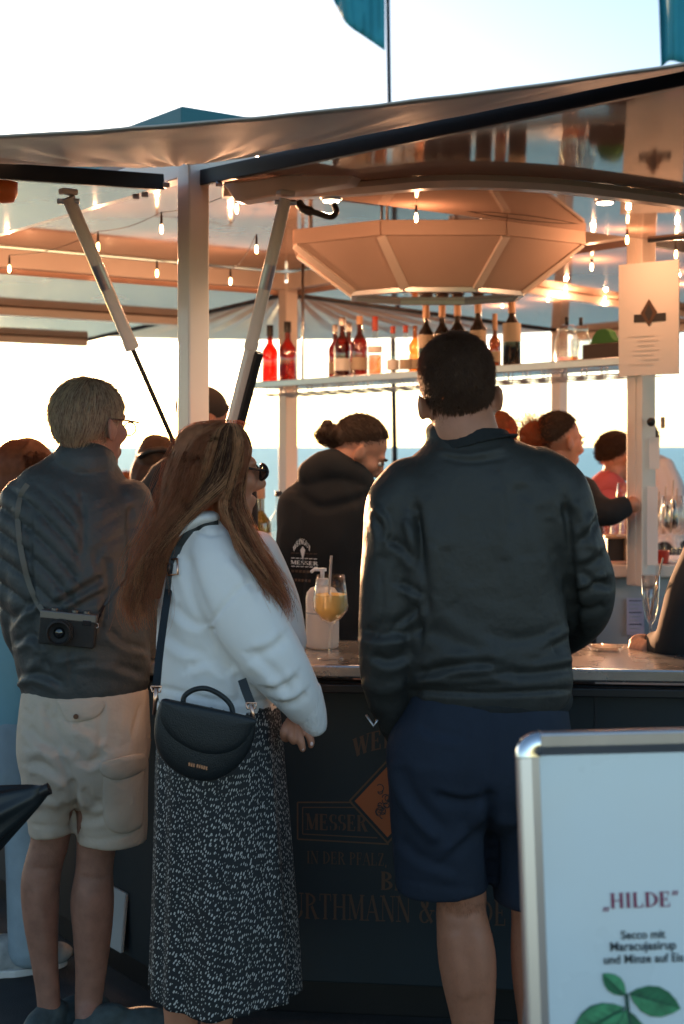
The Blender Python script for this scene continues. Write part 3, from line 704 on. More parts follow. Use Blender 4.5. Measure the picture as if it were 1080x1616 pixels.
# jars, crate and green hat shape on the shelf
def jar(px, back, h, r, label, fillk):
    x, y, d = on_shelf(px, back); c = P(x, y, d); t_ = thing('glass_jar', label, 'jar', c, 'glass jars on the hanging shelf')
    obj('glass', lathe([(0,0),(r,.002),(r*1.02,.01),(r*1.02,h*.7),(r*.8,h*.86),(r*.72,h*.9),(r*.74,h),(r*.7,h),(r*.68,h*.9),(r*.74,h*.85),(r*.95,h*.69),(r*.95,.012),(0,.01)], c, 24), G_clear, t_, smooth=True, crease_angle=50)
    obj('syrup', lathe([(0,.013),(r*.93,.013),(r*.93,h*fillk),(0,h*fillk)], c, 22), G_amber, t_, smooth=True, crease_angle=40)
    obj('lid', lathe([(r*.76,h),(r*.78,h+.004),(r*.5,h+.018),(0,h+.02)], c, 20), G_clear, t_, smooth=True, crease_angle=40)
    obj('clip', pipe([c+ZZ*(h+.018), c+ZZ*(h+.05)], .008, 8), M_dark, t_, smooth=True)
jar(894,.10,.145,.050,'large glass jar with amber syrup at its bottom, in front','x' and .22)
jar(917,.20,.150,.040,'glass jar half hidden behind the larger syrup jar',.18)
x, y, d = on_shelf(962,.14); c = P(x,y,d); M_green = mat('green_felt', (.05,.17,.05), .85)
obj('crate', prism([c+ST*-.085-SN*.07, c+ST*.12-SN*.07, c+ST*.12+SN*.1, c+ST*-.085+SN*.1], (0,0,.075)), mat('dark_crate',(.05,.035,.03),.6), bevel=.006, label='dark open crate at the right end of the hanging shelf', cat_='crate')
hp = [(-.075,0),(-.062,.03),(-.045,.052),(-.022,.06),(0,.058),(.016,.048),(.026,.026),(.042,.012),(.085,.006),(.085,0)]
obj('bar_mat', prism([c+ST*u+ZZ*(v+.077)-SN*.03 for u, v in hp], SN*.05), M_green, bevel=.008, label='green rounded felt shape lying on the dark crate', cat_='felt hat')
# bottles on the back counter
bottle('bottle', *px_of(np.array([[P(412,0,5.8)[0],5.8,ZB+.001]]))[0], 5.8, .315, .042, G_olive, M_foil, M_wlabel, 'wine bottle with white label standing beside the long-haired woman\'s face', .42, lab=(.10,.36), cap=.2, group='bottles on the back counter')
bottle('bottle', *px_of(np.array([[P(440,0,5.85)[0],5.85,ZB+.001]]))[0], 5.85, .275, .036, G_clear, M_dark, None, 'clear glass bottle with black stopper near the woman in white', .32, cap=.06, group='bottles on the back counter')
obj('card', box(P(440,697,6.4), (.03,.004,.03), (norm((1,0,.5)),vec((0,1,0)),norm((-.5,0,1)))), M_paper) if 0 else None

# drink on the counter
G_fine = glass('thin_glass', (.985,.985,.98), base_=.035)
def wine_glass(c, label, h=.215, r=.045, drink=None, straw=False, group=None, tilt=None):
    t_ = thing('wine_glass', label, 'glass', c, group)
    prof = [(0,0),(.034,0),(.035,.003),(.012,.008),(.0042,.016),(.0042,h*.38),(.007,h*.42),(r*.55,h*.47),(r*.95,h*.58),(r,h*.64),(r*.93,h*.8),(r*.78,h),(r*.76,h),(r*.91,h*.8),(r*.975,h*.64),(r*.92,h*.585),(r*.5,h*.48),(0,h*.435)]
    obj('glass', lathe(prof, c, 30), G_fine, t_, smooth=True)
    if drink: obj('drink', lathe([(0,h*.437),(r*.49,h*.483),(r*.915,h*.588),(r*.965,h*.64),(r*.915,h*.77),(0,h*.77)], c, 28), drink, t_, smooth=True, crease_angle=60)
    if straw: obj('straw', pipe([c+vec((-.008,0,h*.45)), c+vec((.002,-.005,h*1.23))], .0035, 8), mat('clear_straw',(.8,.7,.6),.15,trans=.5), t_, smooth=True)
    return t_
def on_top(px, py, z=CT):
    d = (CH-z)*F/(py-CY); return P(px, py, d)
wine_glass(on_top(522,1040,CT+.001), 'wine glass of orange drink with a straw on the bar', .225, .0475, G_orange, True)
c = on_top(509,1022,CT+.001); M_soap = cloudy('milky_plastic', (.86,.79,.73), .45)
t_ = thing('pump_bottle', 'white plastic pump bottle on the bar behind the orange drink', 'dispenser', c)
bt = tube([(509,1020,0,44,30),(509,930,0,44,30)], c[1], 28, 3, rnd=False, ex=3.2); s = .027*2/(.088*c[1]/F*1000) if 0 else 1
prof = [(0,0),(.042,0),(.046,.005),(.047,.02),(.047,.140),(.044,.156),(.034,.168),(.016,.174),(.014,.18)]
obj('bottle_body', lathe(prof, c, 26), M_soap, t_, smooth=True, crease_angle=60)
obj('pump', lathe([(.017,.178),(.017,.195),(.006,.196),(.006,.215),(.012,.216),(.012,.224),(0,.226)], c, 18), M_wlabel, t_, smooth=True, crease_angle=40)
obj('nozzle', pipe([c+vec((0,0,.220)), c+vec((-.022,-.01,.222)), c+vec((-.032,-.014,.214))], .005, 8), M_wlabel, t_, smooth=True)
obj('print_line', lathe([(.0474,.098),(.0474,.102)], c, 26), M_cab, t_)
# glasses at the right
def on_z(px, d, z): q = P(px, 0, d); q[2] = z; return q
tray_z = ZB+.115
obj('cardboard_box', box(on_z(975,5.72,ZB+.045+.008), (.10,.10,.09)), M_dark, bevel=.004, label='black box on the back counter carrying the wooden tray', cat_='box')
obj('wooden_box', box(on_z(994,5.70,ZB+.045+.008), (.06,.10,.09)), M_wood, bevel=.004, label='small wooden box under the tray beside the right post', cat_='box')
obj('tray', box(on_z(982,5.70,ZB+.106), (.16,.14,.012)), M_wood, bevel=.003, label='light wooden tray with small glasses left of the right post', cat_='tray')
for k, (x, dd, h, lb) in enumerate(((957,5.72,.045,'little clear glass at the left end of the wooden tray'),(972,5.69,.07,'tall shot glass on the wooden tray'),(986,5.74,.06,'shot glass with amber rest on the wooden tray'))):
    c = on_z(x, dd, ZB+.113); t2 = thing('shot_glass', lb, 'glass', c, 'small glasses on the tray')
    obj('glass', lathe([(0,0),(.017,0),(.023,h),(.021,h),(.015,.006),(0,.006)], c, 18), G_clear, t2, smooth=True, crease_angle=50)
wine_glass(on_z(988,5.60,ZB+.002+.11), 'bright wine glass on the tray just left of the right post', .21, .04, group='wine glasses on the back counter')
wine_glass(on_z(1003,5.72,ZB+.002+.11), 'wine glass on the tray touching the right post', .2, .04, group='wine glasses on the back counter')
sz = 1.02
for k, (x, dd, z, h, lb) in enumerate(((1062,5.3,ZB+.0,.27,'tall stemmed wine glass right of the right post'),(1075,5.75,ZB+.0,.25,'wine glass at the right edge behind another stemmed glass'),(1050,5.72,ZB+.0,.25,'sunlit wine glass directly beside the taped post'),(1040,5.78,ZB+.0,.23,'empty wine glass half behind the right post'),(1068,5.80,ZB+.0,.24,'wine glass in the back row right of the post'))):
    if k == 0: dd = 5.66
    wine_glass(on_z(x,dd,z), lb, h, .052, straw=(k!=1), group='wine glasses on the back counter')
c = on_z(1027,4.05,CT+.002)
t2 = thing('champagne_flute', 'empty champagne flute with a straw on the counter at the right', 'glass', c)
obj('glass', lathe([(0,0),(.03,0),(.031,.003),(.005,.01),(.004,.06),(.014,.075),(.024,.12),(.026,.2),(.0245,.2),(.022,.12),(.012,.078),(0,.07)], c, 24), G_clear, t2, smooth=True)
obj('straw', pipe([c+vec((0,0,.09)), c+vec((.035,0,.25))], .003, 8), MATS['clear_straw'], t2, smooth=True)
for k, (px, py) in enumerate(((940,1027),(955,1024),(970,1029))):
    c = on_top(px, py, CT+.001)
obj('ashtray', lathe([(0,0),(.04,0),(.05,.014),(.047,.014),(.037,.005),(0,.005)], on_top(955,1027,CT+.001), 22), G_clear, smooth=True, crease_angle=50, label='flat clear glass ashtray on the counter right of the dark jacket', cat_='ashtray')
obj('paper_stack', box(on_top(1070,1020,CT)+ZZ*.006, (.10,.08,.01)), M_paper, bevel=.002, label='small stack of white paper on the counter by the black sleeve', cat_='paper')
obj('red_cup', lathe([(0,0),(.022,0),(.028,.05),(.026,.05),(.02,.004),(0,.004)], on_z(1046,5.66,ZB+.001), 18), mat('red_plastic',(.45,.04,.02),.4), smooth=True, crease_angle=50, label='small red cup on the back counter right of the post', cat_='cup')

# ------------------------------------------------------------------ poster stand in the foreground
M_alu = mat('brushed_aluminium', (.62,.60,.62), .32, metal=.9, var=.05, vscale=20, stretch=(1,1,.1))
M_chrome = mat('chrome_corner', (.75,.75,.75), .12, metal=1.0)
M_poster = mat('poster_print', (.72,.83,.87), .30, coat=.5, var=.04, vscale=6, rvar=.14)
BDp = 2.0
bo = P(812,1155,BDp); rl = R(1.8)
BXv = norm((math.cos(rl), .05, math.sin(rl)*.45)); BZ = norm(vec((-math.sin(rl),.13,math.cos(rl)))); BZ = norm(BZ - BXv*np.dot(BZ,BXv)); BNv = np.cross(BXv, BZ); BNv = BNv if BNv[1] < 0 else -BNv
BW, BH, fw = .64, 1.02, .034
bb = bo - BZ*BH + BXv*BW/2
sg = thing('poster_stand', 'white poster in an aluminium snap frame standing in the right foreground', 'sign', (bb[0],bb[1]+.2,0))
def sb(u, v, n=0.0): return bo + BXv*u - BZ*v + BNv*n
def rail(u0, v0, u1, v1, name='frame_rail'):
    a, b_ = sb(u0,v0), sb(u1,v1); T = norm(b_-a); S = np.cross(T, BNv); V, Fc = [], []
    prof = [(-.5,.0),(-.5,.008),(-.38,.015),(.1,.013),(.5,.004),(.5,0)]
    if np.dot(S, (sb(BW/2,BH/2)-(a+b_)/2)) < 0: S = -S
    for p in (a, b_):
        for s_, n_ in prof: V.append(p + S*s_*fw + BNv*n_)
    k = len(prof); Fc = [(i, (i+1)%k, k+(i+1)%k, k+i) for i in range(k)] + [tuple(range(k)), tuple(range(2*k-1,k-1,-1))]
    return obj(name, (np.array(V), Fc), M_alu, sg, bevel=.0015)
h2 = fw/2
rail(fw, h2, BW-fw, h2); rail(h2, fw, h2, BH-fw); rail(BW-h2, fw, BW-h2, BH-fw); rail(fw, BH-h2, BW-fw, BH-h2)
def corner(u, v, su, sv):
    V, Fc = [], []; n = 8
    c = (u+su*fw, v+sv*fw)
    rows = [(fw*1.02,0),(fw*1.02,.008),(fw*.9,.015),(fw*.45,.0155),(0,.012)]
    for rr, nn in rows:
        for k in range(n+1):
            a = math.pi/2*k/n; V.append(sb(c[0]-su*rr*math.cos(a), c[1]-sv*rr*math.sin(a), nn))
    Fc = [(j*(n+1)+k, j*(n+1)+k+1, (j+1)*(n+1)+k+1, (j+1)*(n+1)+k) for j in range(len(rows)-1) for k in range(n)]
    obj('frame_corner', (np.array(V), Fc), M_chrome, sg, smooth=True)
corner(0,0,1,1); corner(BW,0,-1,1); corner(0,BH,1,-1); corner(BW,BH,-1,-1)
po = obj('poster', prism([sb(fw*.7,fw*.7,.001), sb(BW-fw*.7,fw*.7,.001), sb(BW-fw*.7,BH-fw*.7,.001), sb(fw*.7,BH-fw*.7,.001)], BNv*.002), M_poster, sg)
bk2 = prism([sb(.01,.01,-.002), sb(BW-.01,.01,-.002), sb(BW-.01,BH-.01,-.002), sb(.01,BH-.01,-.002)], -BNv*.012)
obj('back_panel', bk2, M_cab, sg)
for u in (.05, BW-.05):
    a = sb(u,.03,-.02); b_ = vec((a[0]+.01, a[1]+.52, .012)); obj('rear_leg', beam(a, b_, .03, .02, up=BXv), M_alu, sg, bevel=.003)
for u in (.03, BW-.03):
    a = sb(u,BH,-.006); b_ = vec((a[0]-BZ[0]*a[2]*0, a[1]-.02, .0)); obj('front_leg', beam(a, b_, .03, .02, up=BXv), M_alu, sg, bevel=.003)
def poster_uv(px, py):
    ray = P(px,py,1.0)-vec((0,0,CH)); t = np.dot(BNv, bo-vec((0,0,CH)))/np.dot(BNv, ray); p = vec((0,0,CH))+ray*t - bo
    return np.dot(p, BXv), -np.dot(p, BZ)
M_crim = mat('crimson_print', (.26,.03,.09), .5); M_blk = mat('black_print', (.02,.035,.045), .5)
u0, v0 = poster_uv(950,1433); u1, _ = poster_uv(1071,1433); hh = poster_uv(950,1433)[1]-poster_uv(950,1409)[1]
q, wd = serif('„HILDE“', hh, 1.15); kx = (u1-u0)/wd
obj('poster_title', lay(q, lambda u, v, l: sb(u0+u*kx, v0-v, .0045+l)), M_crim, po)
def poster_text(s, pxc, py, wpx):
    cu = bpy.data.curves.new('t', 'FONT'); cu.body = s; cu.size = 1; cu.align_x = 'CENTER'; cu.offset = .022; cu.extrude = 0
    o = bpy.data.objects.new('t', cu); COL.objects.link(o); dg = bpy.context.evaluated_depsgraph_get(); em_ = o.evaluated_get(dg).to_mesh()
    V = np.array([v.co[:] for v in em_.vertices]); Fc = [tuple(p.vertices) for p in em_.polygons]; o.evaluated_get(dg).to_mesh_clear(); bpy.data.objects.remove(o)
    uc, vc = poster_uv(pxc, py); ul, _ = poster_uv(pxc-wpx/2, py); ur, _ = poster_uv(pxc+wpx/2, py); k = (ur-ul)/(V[:,0].max()-V[:,0].min())
    obj('poster_text', (np.array([sb(uc+v[0]*k, vc-v[1]*k, .0045) for v in V]), Fc), M_blk, po)
poster_text('Secco mit', 1014, 1480, 70); poster_text('Maracujasirup', 1014, 1498, 104); poster_text('und Minze auf Eis', 1015, 1518, 126)
M_leaf = mat('printed_mint_leaf', (.02,.16,.07), .5, var=.35, vscale=40); M_leaf2 = mat('printed_mint_leaf_light', (.05,.27,.12), .5, var=.35, vscale=50); M_stem = mat('printed_stem', (.01,.07,.05), .5)
def leaf(tip, base, wpx, lift):
    a, b_ = vec(base), vec(tip); T = b_-a; S = vec((-T[1],T[0]))/np.hypot(*T); pts = []
    prof = [(0,0),(.12,.45),(.3,.85),(.5,1),(.7,.85),(.88,.45),(1,0)]
    for t_, w_ in prof: pts.append(a+T*t_+S*w_*wpx)
    for t_, w_ in prof[::-1][1:-1]: pts.append(a+T*t_-S*w_*wpx*.9)
    return [sb(*poster_uv(*p), lift) for p in pts]
for k, (tp_, bs, wd_) in enumerate((((1073,1590),(992,1566),26),((950,1535),(986,1570),15),((902,1630),(984,1588),26),((1010,1700),(986,1590),30),((930,1690),(984,1594),28))):
    pl = leaf(tp_, bs, wd_, .0045+.0004*k); o = obj('mint_leaf', (np.array(pl), [tuple(range(len(pl)))]), M_leaf, po)
    a_, b2 = vec(bs), vec(tp_); T_ = b2-a_; S_ = vec((-T_[1],T_[0]))/np.hypot(*T_); half = [a_+T_*u_+S_*w_*wd_*.93 for u_, w_ in ((0,0),(.12,.45),(.3,.85),(.5,1),(.7,.85),(.88,.45),(1,0))]
    obj('leaf_highlight', (np.array([sb(*poster_uv(*p_), .0062+.0004*k) for p_ in half]), [tuple(range(7))]), M_leaf2, o)
    for u_ in (.18,.32,.46,.6,.74):
        for sg_ in (1,-1):
            p0, p1 = a_+T_*u_, a_+T_*(u_+.16)+S_*sg_*wd_*(.8-.5*abs(u_-.4))
            obj('leaf_vein', (np.array([sb(*poster_uv(*(p0+vec((0,.7)))),.0067+.0004*k), sb(*poster_uv(*p1),.0067+.0004*k), sb(*poster_uv(*(p0-vec((0,.7)))),.0067+.0004*k)]), [(0,1,2)]), M_stem, o)
    obj('leaf_vein', (np.array([sb(*poster_uv(bs[0],bs[1]-1),.0070+.0004*k), sb(*poster_uv(*tp_),.0070+.0004*k), sb(*poster_uv(bs[0],bs[1]+1.5),.0070+.0004*k)]), [(0,1,2)]), M_stem, o)
obj('mint_stem', lay([[(0,0,0),(1,0,0),(1,1,0),(0,1,0)]], lambda u, v, l: sb(*poster_uv(984+u*6+v*8, 1566+v*90), .0066)), M_stem, po)
# ------------------------------------------------------------------ people: helpers
def hairmat(name, col, tr=.35):
    m = mat(name, col, .55, var=.3, vscale=60, spec=.35)
    t = m.node_tree; b = t.nodes['Principled BSDF']; o = [n for n in t.nodes if n.type == 'OUTPUT_MATERIAL'][0]
    tl = t.nodes.new('ShaderNodeBsdfTranslucent'); tl.inputs[0].default_value = (min(col[0]*2.6,1), min(col[1]*2.1,1), min(col[2]*1.7,1), 1)
    mx = t.nodes.new('ShaderNodeMixShader'); mx.inputs[0].default_value = tr
    t.links.new(b.outputs[0], mx.inputs[1]); t.links.new(tl.outputs[0], mx.inputs[2]); t.links.new(mx.outputs[0], o.inputs[0]); return m
M_skin = mat('skin', (.48,.205,.12), .5, var=.08, vscale=25, bump=.12, bscale=160, sss=.12)
M_skin2 = mat('tanned_skin', (.30,.145,.10), .55, var=.16, vscale=30, bump=.25, bscale=220, sss=.08)
H_brown = hairmat('brown_hair', (.36,.155,.074), .35); H_dark = hairmat('dark_brown_hair', (.085,.048,.030), .35); H_grey = hairmat('grey_blond_hair', (.56,.43,.345), .45)
H_auburn = hairmat('auburn_hair', (.24,.085,.035)); H_red = hairmat('reddish_curls', (.34,.13,.05), .55)
class Hd:
    """Head frame: c centre, axes right, front, up; 0.23 m from chin to crown at s = 1."""
    def __init__(s, px, py, d, f, u=(0,0,1), k=1.0, ear=0.0):
        s.c = P(px, py, d); s.f = norm(f); s.r = norm(np.cross(s.f, u)); s.u = np.cross(s.r, s.f); s.k = k; s.ear = ear; s.ax = np.array([s.r, s.f, s.u])
    def w(s, x, y, z): return s.c + (s.r*x + s.f*y + s.u*z)*s.k
    def e(s, c, r, rot=None): return ellipsoid(s.w(*c), np.array(r)*s.k, s.ax, 22, 14)
    def prims(s, nose=1.0):
        L = [s.e((0,-.014,.032),(.075,.094,.084)), s.e((0,.026,-.015),(.063,.064,.085)), s.e((0,.035,-.068),(.050,.048,.042)),
             s.e((0,.070,-.092),(.022,.020,.022)), s.e((0,.074,.026),(.050,.020,.016)), s.e((0,.091,-.060),(.022,.010,.0065)), s.e((0,.089,-.072),(.019,.010,.006)),
             s.e((.036,.058,-.018),(.026,.03,.026)), s.e((-.036,.058,-.018),(.026,.03,.026)), s.e((0,.088,-.032),(.017,.014,.010))]
        L.append(pipe([s.w(0,.086,.022), s.w(0,.098,0), s.w(0,.112*nose,-.026), s.w(0,.100,-.038)], [.008*s.k,.010*s.k,.0135*s.k,.009*s.k], 12))
        return L
    def ears(s):
        L = []
        for sx in (-1,1):
            A = norm(s.r*sx*.45 - s.f*.9); B = s.u; Cx = np.cross(A, B)
            L.append(ellipsoid(s.w(sx*.087,-.008,-.012+s.ear), (.019*s.k,.033*s.k,.008*s.k), np.array([A, norm(B-.15*s.f), norm(Cx)]), 16, 10))
            L.append(s.e((sx*.076,.004,-.014+s.ear),(.015,.014,.022)))
        return L
    def eyes(s, parent, brow=M_dark):
        for sx in (-1,1):
            obj('eye', s.e((sx*.031,.082,.006),(.013,.010,.008)), M_eye, parent, smooth=True)
            obj('iris', s.e((sx*.032,.0905,.005),(.0055,.003,.0055)), M_dark, parent, smooth=True)
            obj('lashes', pipe([s.w(sx*.018,.090,.011), s.w(sx*.032,.0955,.0145), s.w(sx*.047,.084,.010)], .0018*s.k, 6), M_dark, parent, smooth=True)
            obj('eyebrow', pipe([s.w(sx*.014,.0955,.027), s.w(sx*.034,.094,.034), s.w(sx*.052,.080,.028)], [.003*s.k,.0032*s.k,.0016*s.k], 6), brow, parent, smooth=True)
M_eye = mat('eye_white', (.7,.66,.62), .25)
def scalp(h, n, length, mat_, parent, thick=1.05, comb=(0,-.5,-.3), hl=(-.058,.80), r=.0006, seed=1, curl=0.0, lift=.5, nape=True, front=.10, shell_noise=.0, fade=.006, jt=.18, zl=1.2):
    """Short hair: a close cap plus many fine strands standing off it."""
    rg = np.random.RandomState(seed); c0 = vec((0,-.014,.032)); rr = vec((.075,.094,.084))*thick
    nu, nv = 60, 40; V, keep = [], []
    for j in range(nv+1):
        t = math.pi*.86*j/nv
        for k in range(nu):
            a = 2*math.pi*k/nu; dv = vec((math.sin(t)*math.cos(a), math.sin(t)*math.sin(a), math.cos(t)))
            dvz = vec((dv[0],dv[1],dv[2]*(zl if dv[2] < 0 else 1))); l = c0 + rr*dvz; ok = l[2] > hl[0] + (l[1]+.10)*hl[1] and l[1] < front
            ds = min(max((l[2]-hl[0]-(l[1]+.10)*hl[1])/.03, 0), 1)*min(max((front-l[1])/.02, 0), 1); l = c0 + rr*dvz*((.955+.045*ds)+shell_noise*ds*mnoise.noise(Vector(dv*9))) if ok else c0 + rr*dvz*.93
            l = vec(l); l[1] += max(0, -.012-l[2])*.22 if l[1] < 0 else 0; V.append(h.w(*l)); keep.append(ok)
    Fq = [(j*nu+k, (j+1)*nu+k, (j+1)*nu+(k+1)%nu, j*nu+(k+1)%nu) for j in range(nv) for k in range(nu)]
    Fq = np.array([q for q in Fq if sum(keep[i] for i in q) >= 2])
    dv = rg.normal(size=(n*3,3)); dv /= np.linalg.norm(dv, axis=1, keepdims=True)
    l = c0 + rr*np.where(np.arange(3) == 2, dv*np.where(dv > 0, 1, zl), dv)*.995; ok = (l[:,2] > hl[0] - .004 + np.abs(rg.normal(size=len(l)))*-fade + .5*fade + (l[:,1]+.10)*hl[1]) & (l[:,1] < front)
    l, dv = l[ok][:n], dv[ok][:n]; l[:,1] += np.where(l[:,1] < 0, np.maximum(0, -.012-l[:,2])*.22, 0)
    nn = dv/rr; nn /= np.linalg.norm(nn, axis=1, keepdims=True)
    L = length*(.6+.8*rg.rand(len(l),1)); cb = vec(comb)
    tang = cb - nn*(nn@cb)[:,None]; tang /= np.linalg.norm(tang, axis=1, keepdims=True)+1e-6
    K = 5; paths = []
    jit = rg.normal(size=(len(l),3))*jt
    for i in range(K):
        t = i/(K-1); p = l + L*(nn*lift*t*(1-.4*t) + (tang+jit)*t*(.35+.65*t)*(1-lift*.5)) + curl*np.sin(t*9+rg.rand(len(l),1)*6)*jit*.03
        paths.append(h.c + (p@h.ax)*h.k)
    SV, SF = strands(np.stack(paths, 1), r*h.k*1.6)
    return obj('hair', joinq([(np.array(V), Fq), (SV, SF)]), mat_, parent, smooth=True)
def nape(V, Fq, mat_, parent, xr, yr, n, seed, r=.0006):
    """Short hairs thinning out down the back of the neck."""
    bv = bvh_of(V, Fq); rg = np.random.RandomState(seed); paths = []; o = Vector((0,0,CH))
    for _ in range(n):
        x = rg.uniform(*xr); t = rg.rand()**1.8; y = yr[0] + (yr[1]-yr[0])*t
        dr = (Vector(P(x,y,1.0))-o).normalized(); hit = bv.ray_cast(o, dr, 20)
        if hit[0] is None: continue
        p = vec(hit[0]); nn = vec(hit[1]); nn = nn if np.dot(nn, dr) < 0 else -nn; L = .012*(1-.5*t)
        paths.append([p - nn*.002 + (nn*.35 + vec((rg.normal()*.15,0,-.9)))*L*k/3 for k in range(4)])
    obj('hair', strands(paths, r), mat_, parent, smooth=True)
def decal(quads_px, bvh, off=.0025, dist=50):
    """Flat print laid on a garment: quads in photo pixels dropped on the cloth."""
    V, Fc = [], []
    o = Vector((0,0,CH))
    for k, q in enumerate(quads_px):
        ps = []
        for x, y in q:
            dr = (Vector(P(x,y,1.0)) - o).normalized(); hit = bvh.ray_cast(o, dr, dist)
            if hit[0] is None: break
            ps.append(vec(hit[0]) - vec(dr)*(off+.00008*(k%6)))
        if len(ps) == len(q): Fc.append(tuple(range(len(V), len(V)+len(ps)))); V += ps
    return np.array(V), Fc
def bvh_of(V, Fq): return BVHTree.FromPolygons([Vector(v) for v in V], [tuple(map(int,q)) for q in Fq])
def on_cloth(px, py, bvh, off=.004, dflt=3.2):
    o = Vector((0,0,CH)); dr = (Vector(P(px,py,1.0)) - o).normalized(); hit = bvh.ray_cast(o, dr, 60)
    return (vec(hit[0]) if hit[0] is not None else P(px,py,dflt)) - vec(dr)*off
def ribbon(path, wd, th, face=(0,-1,0)):
    path = [vec(p) for p in path]; V, Fc = [], []; m_ = len(path)
    for i, p in enumerate(path):
        T = norm(path[min(i+1,m_-1)]-path[max(i-1,0)]); S = norm(np.cross(T, face)); Nn = np.cross(S, T)
        V += [p+S*wd/2, p-S*wd/2, p-S*wd/2-Nn*th, p+S*wd/2-Nn*th]
        if i: o_ = 4*(i-1); Fc += [(o_+k, o_+(k+1)%4, o_+4+(k+1)%4, o_+4+k) for k in range(4)]
    return np.array(V), Fc + [(0,1,2,3), tuple(4*(m_-1)+k for k in (3,2,1,0))]
def shoe(c, f, L=.28, wd=.10, h=.10, mat_=None, sole=None, parent=None):
    f = norm(f); r = np.cross(f, ZZ); c = at(c, 0)
    up = [ellipsoid(c+f*(-.30*L)+ZZ*.055, (wd*.42,.075,.058), (r,f,ZZ)), ellipsoid(c+f*(.05*L)+ZZ*.05, (wd*.45,.10,.05), (r,f,ZZ)), ellipsoid(c+f*(.30*L)+ZZ*.04, (wd*.48,.075,.036), (r,f,ZZ)), ellipsoid(c+f*(-.22*L)+ZZ*.085, (wd*.38,.055,.035), (r,f,ZZ))]
    V, Fq = blob(up, .006, 6); V[:,2] = np.maximum(V[:,2], .014); s = obj('shoe', (V,Fq), mat_, parent, smooth=True)
    pts = [c + f*L*.5*math.sin(a)*1.02 + r*wd*.5*math.cos(a)*(1.03-.12*(math.sin(a)<-.3)) + ZZ*.001 for a in np.linspace(0,2*math.pi,28,endpoint=False)]
    obj('sole', prism(pts, (0,0,.022)), sole or M_wlabel, s, bevel=.004)
    return s
def man(label, px, d, group=None): return thing('person', label, 'person', P(px,0,d)*vec((1,1,0)), group)

# ------------------------------------------------------------------ man in the dark bomber jacket (front, seen from behind)
M_nylon = mat('dark_nylon', (.034,.035,.032), .52, var=.12, vscale=9, bump=.12, bscale=900, spec=.4, rvar=.06, crinkle=(.30,16))
M_rib = mat('black_knit', (.014,.016,.017), .85, bump=.4, bscale=300, stretch=(1,1,.05))
M_navysh = mat('navy_twill', (.013,.021,.038), .8, var=.12, vscale=10, bump=.25, bscale=900, crinkle=(.28,14))
D = 3.25
A = man('man in a dark bomber jacket and navy shorts, his back to us', 745, D)
h = Hd(722,612,D,(-.08,1,-.05),(-.13,0,1),1.03,-.022)
body = h.prims() + h.ears() + [tube([(729,645,.012,48,46),(734,676,-.008,51,52),(740,712,-.0,58,56)], D), tube([(738,700,0,60,45),(738,780,0,120,60),(760,1000,0,95,55),(768,1120,0,95,60)], D),
    tube([(700,1150,0,60),(700,1300,0,52),(727,1405,0,41),(728,1440,0,40),(736,1500,.0,46),(741,1550,0,43),(747,1620,0,33),(752,1700,0,25),(754,1745,0,27)], D),
    tube([(838,1150,0,58),(842,1300,.02,52),(846,1415,.03,42),(848,1440,.03,41),(852,1500,.03,46),(852,1550,.03,43),(850,1620,.03,32),(848,1700,.03,25),(846,1745,.03,27)], D),
    tube([(640,790,0,26),(615,960,0,22),(614,1090,.04,20),(625,1150,.06,20)], D), tube([(880,780,0,26),(925,920,.03,24),(880,975,.28,20),(850,985,.36,22)], D)]
V, Fq = blob(body, .007, 5); V = creases(V, Fq, [([(700,1440),(728,1446),(758,1438)], -.003, 5), ([(716,1470),(722,1520),(738,1580)], .005, 14), ([(756,1470),(762,1520),(758,1570)], .004, 12), ([(738,1500),(742,1560),(746,1610)], -.003, 7)]); obj('body', (V,Fq), M_skin, A, smooth=True)
nape(V, Fq, H_dark, A, (684,880), (1420,1640), 2600, 9, .00016)
H_man = hairmat('short_brown_hair', (.15,.085,.055), .4)
nape(V, Fq, H_man, A, (684,780), (642,676), 3000, 1, .0003)
scalp(h, 14000, .014, H_man, A, 1.035, hl=(-.070,.66), r=.0005, seed=3, fade=.02, zl=1.45, lift=.75, comb=(.2,.2,-1))
shoe(P(754,0,D)+vec((0,.07,0)), (-.1,1,0), mat_=M_dark, parent=A); shoe(P(846,0,D+.03)+vec((0,.07,0)), (.15,1,0), mat_=M_dark, parent=A)
XF = [([(646,814),(657,861),(663,917),(666,972)], .010, 9, 1), ([(616,858),(635,872),(655,894)], .007, 8, 1), ([(630,925),(645,932),(662,945)], .006, 7, 1), ([(628,992),(645,980),(662,962)], .007, 8, 1), ([(570,1003),(600,1010),(640,1005)], .007, 9, 1), ([(585,1040),(615,1052),(648,1040)], .006, 8, 1), ([(692,860),(684,902),(672,940)], .006, 9, 1), ([(671,1003),(716,1022),(754,1046)], .008, 10, 1), ([(655,1072),(727,1056),(782,1053)], .008, 9, 1), ([(802,765),(810,830),(814,885)], .007, 11, 1), ([(838,800),(848,850),(868,890)], .005, 10, 1), ([(880,815),(888,875),(906,936)], -.010, 9, 1), ([(940,815),(928,832),(912,850)], .007, 8, 1), ([(958,912),(935,922),(911,932)], .008, 8, 1), ([(948,870),(930,884),(912,888)], .006, 8, 1), ([(912,990),(892,1004),(868,1016)], .008, 10, 1), ([(906,1046),(860,1054),(810,1058)], .008, 9, 1), ([(700,960),(730,990),(780,1000)], .005, 12, 1), ([(592,820),(600,850),(596,885)], .006, 7, 1), ([(604,805),(612,830),(610,860)], .005, 6, 1), ([(668,1078),(720,1082),(790,1076)], -.005, 7, 1)]
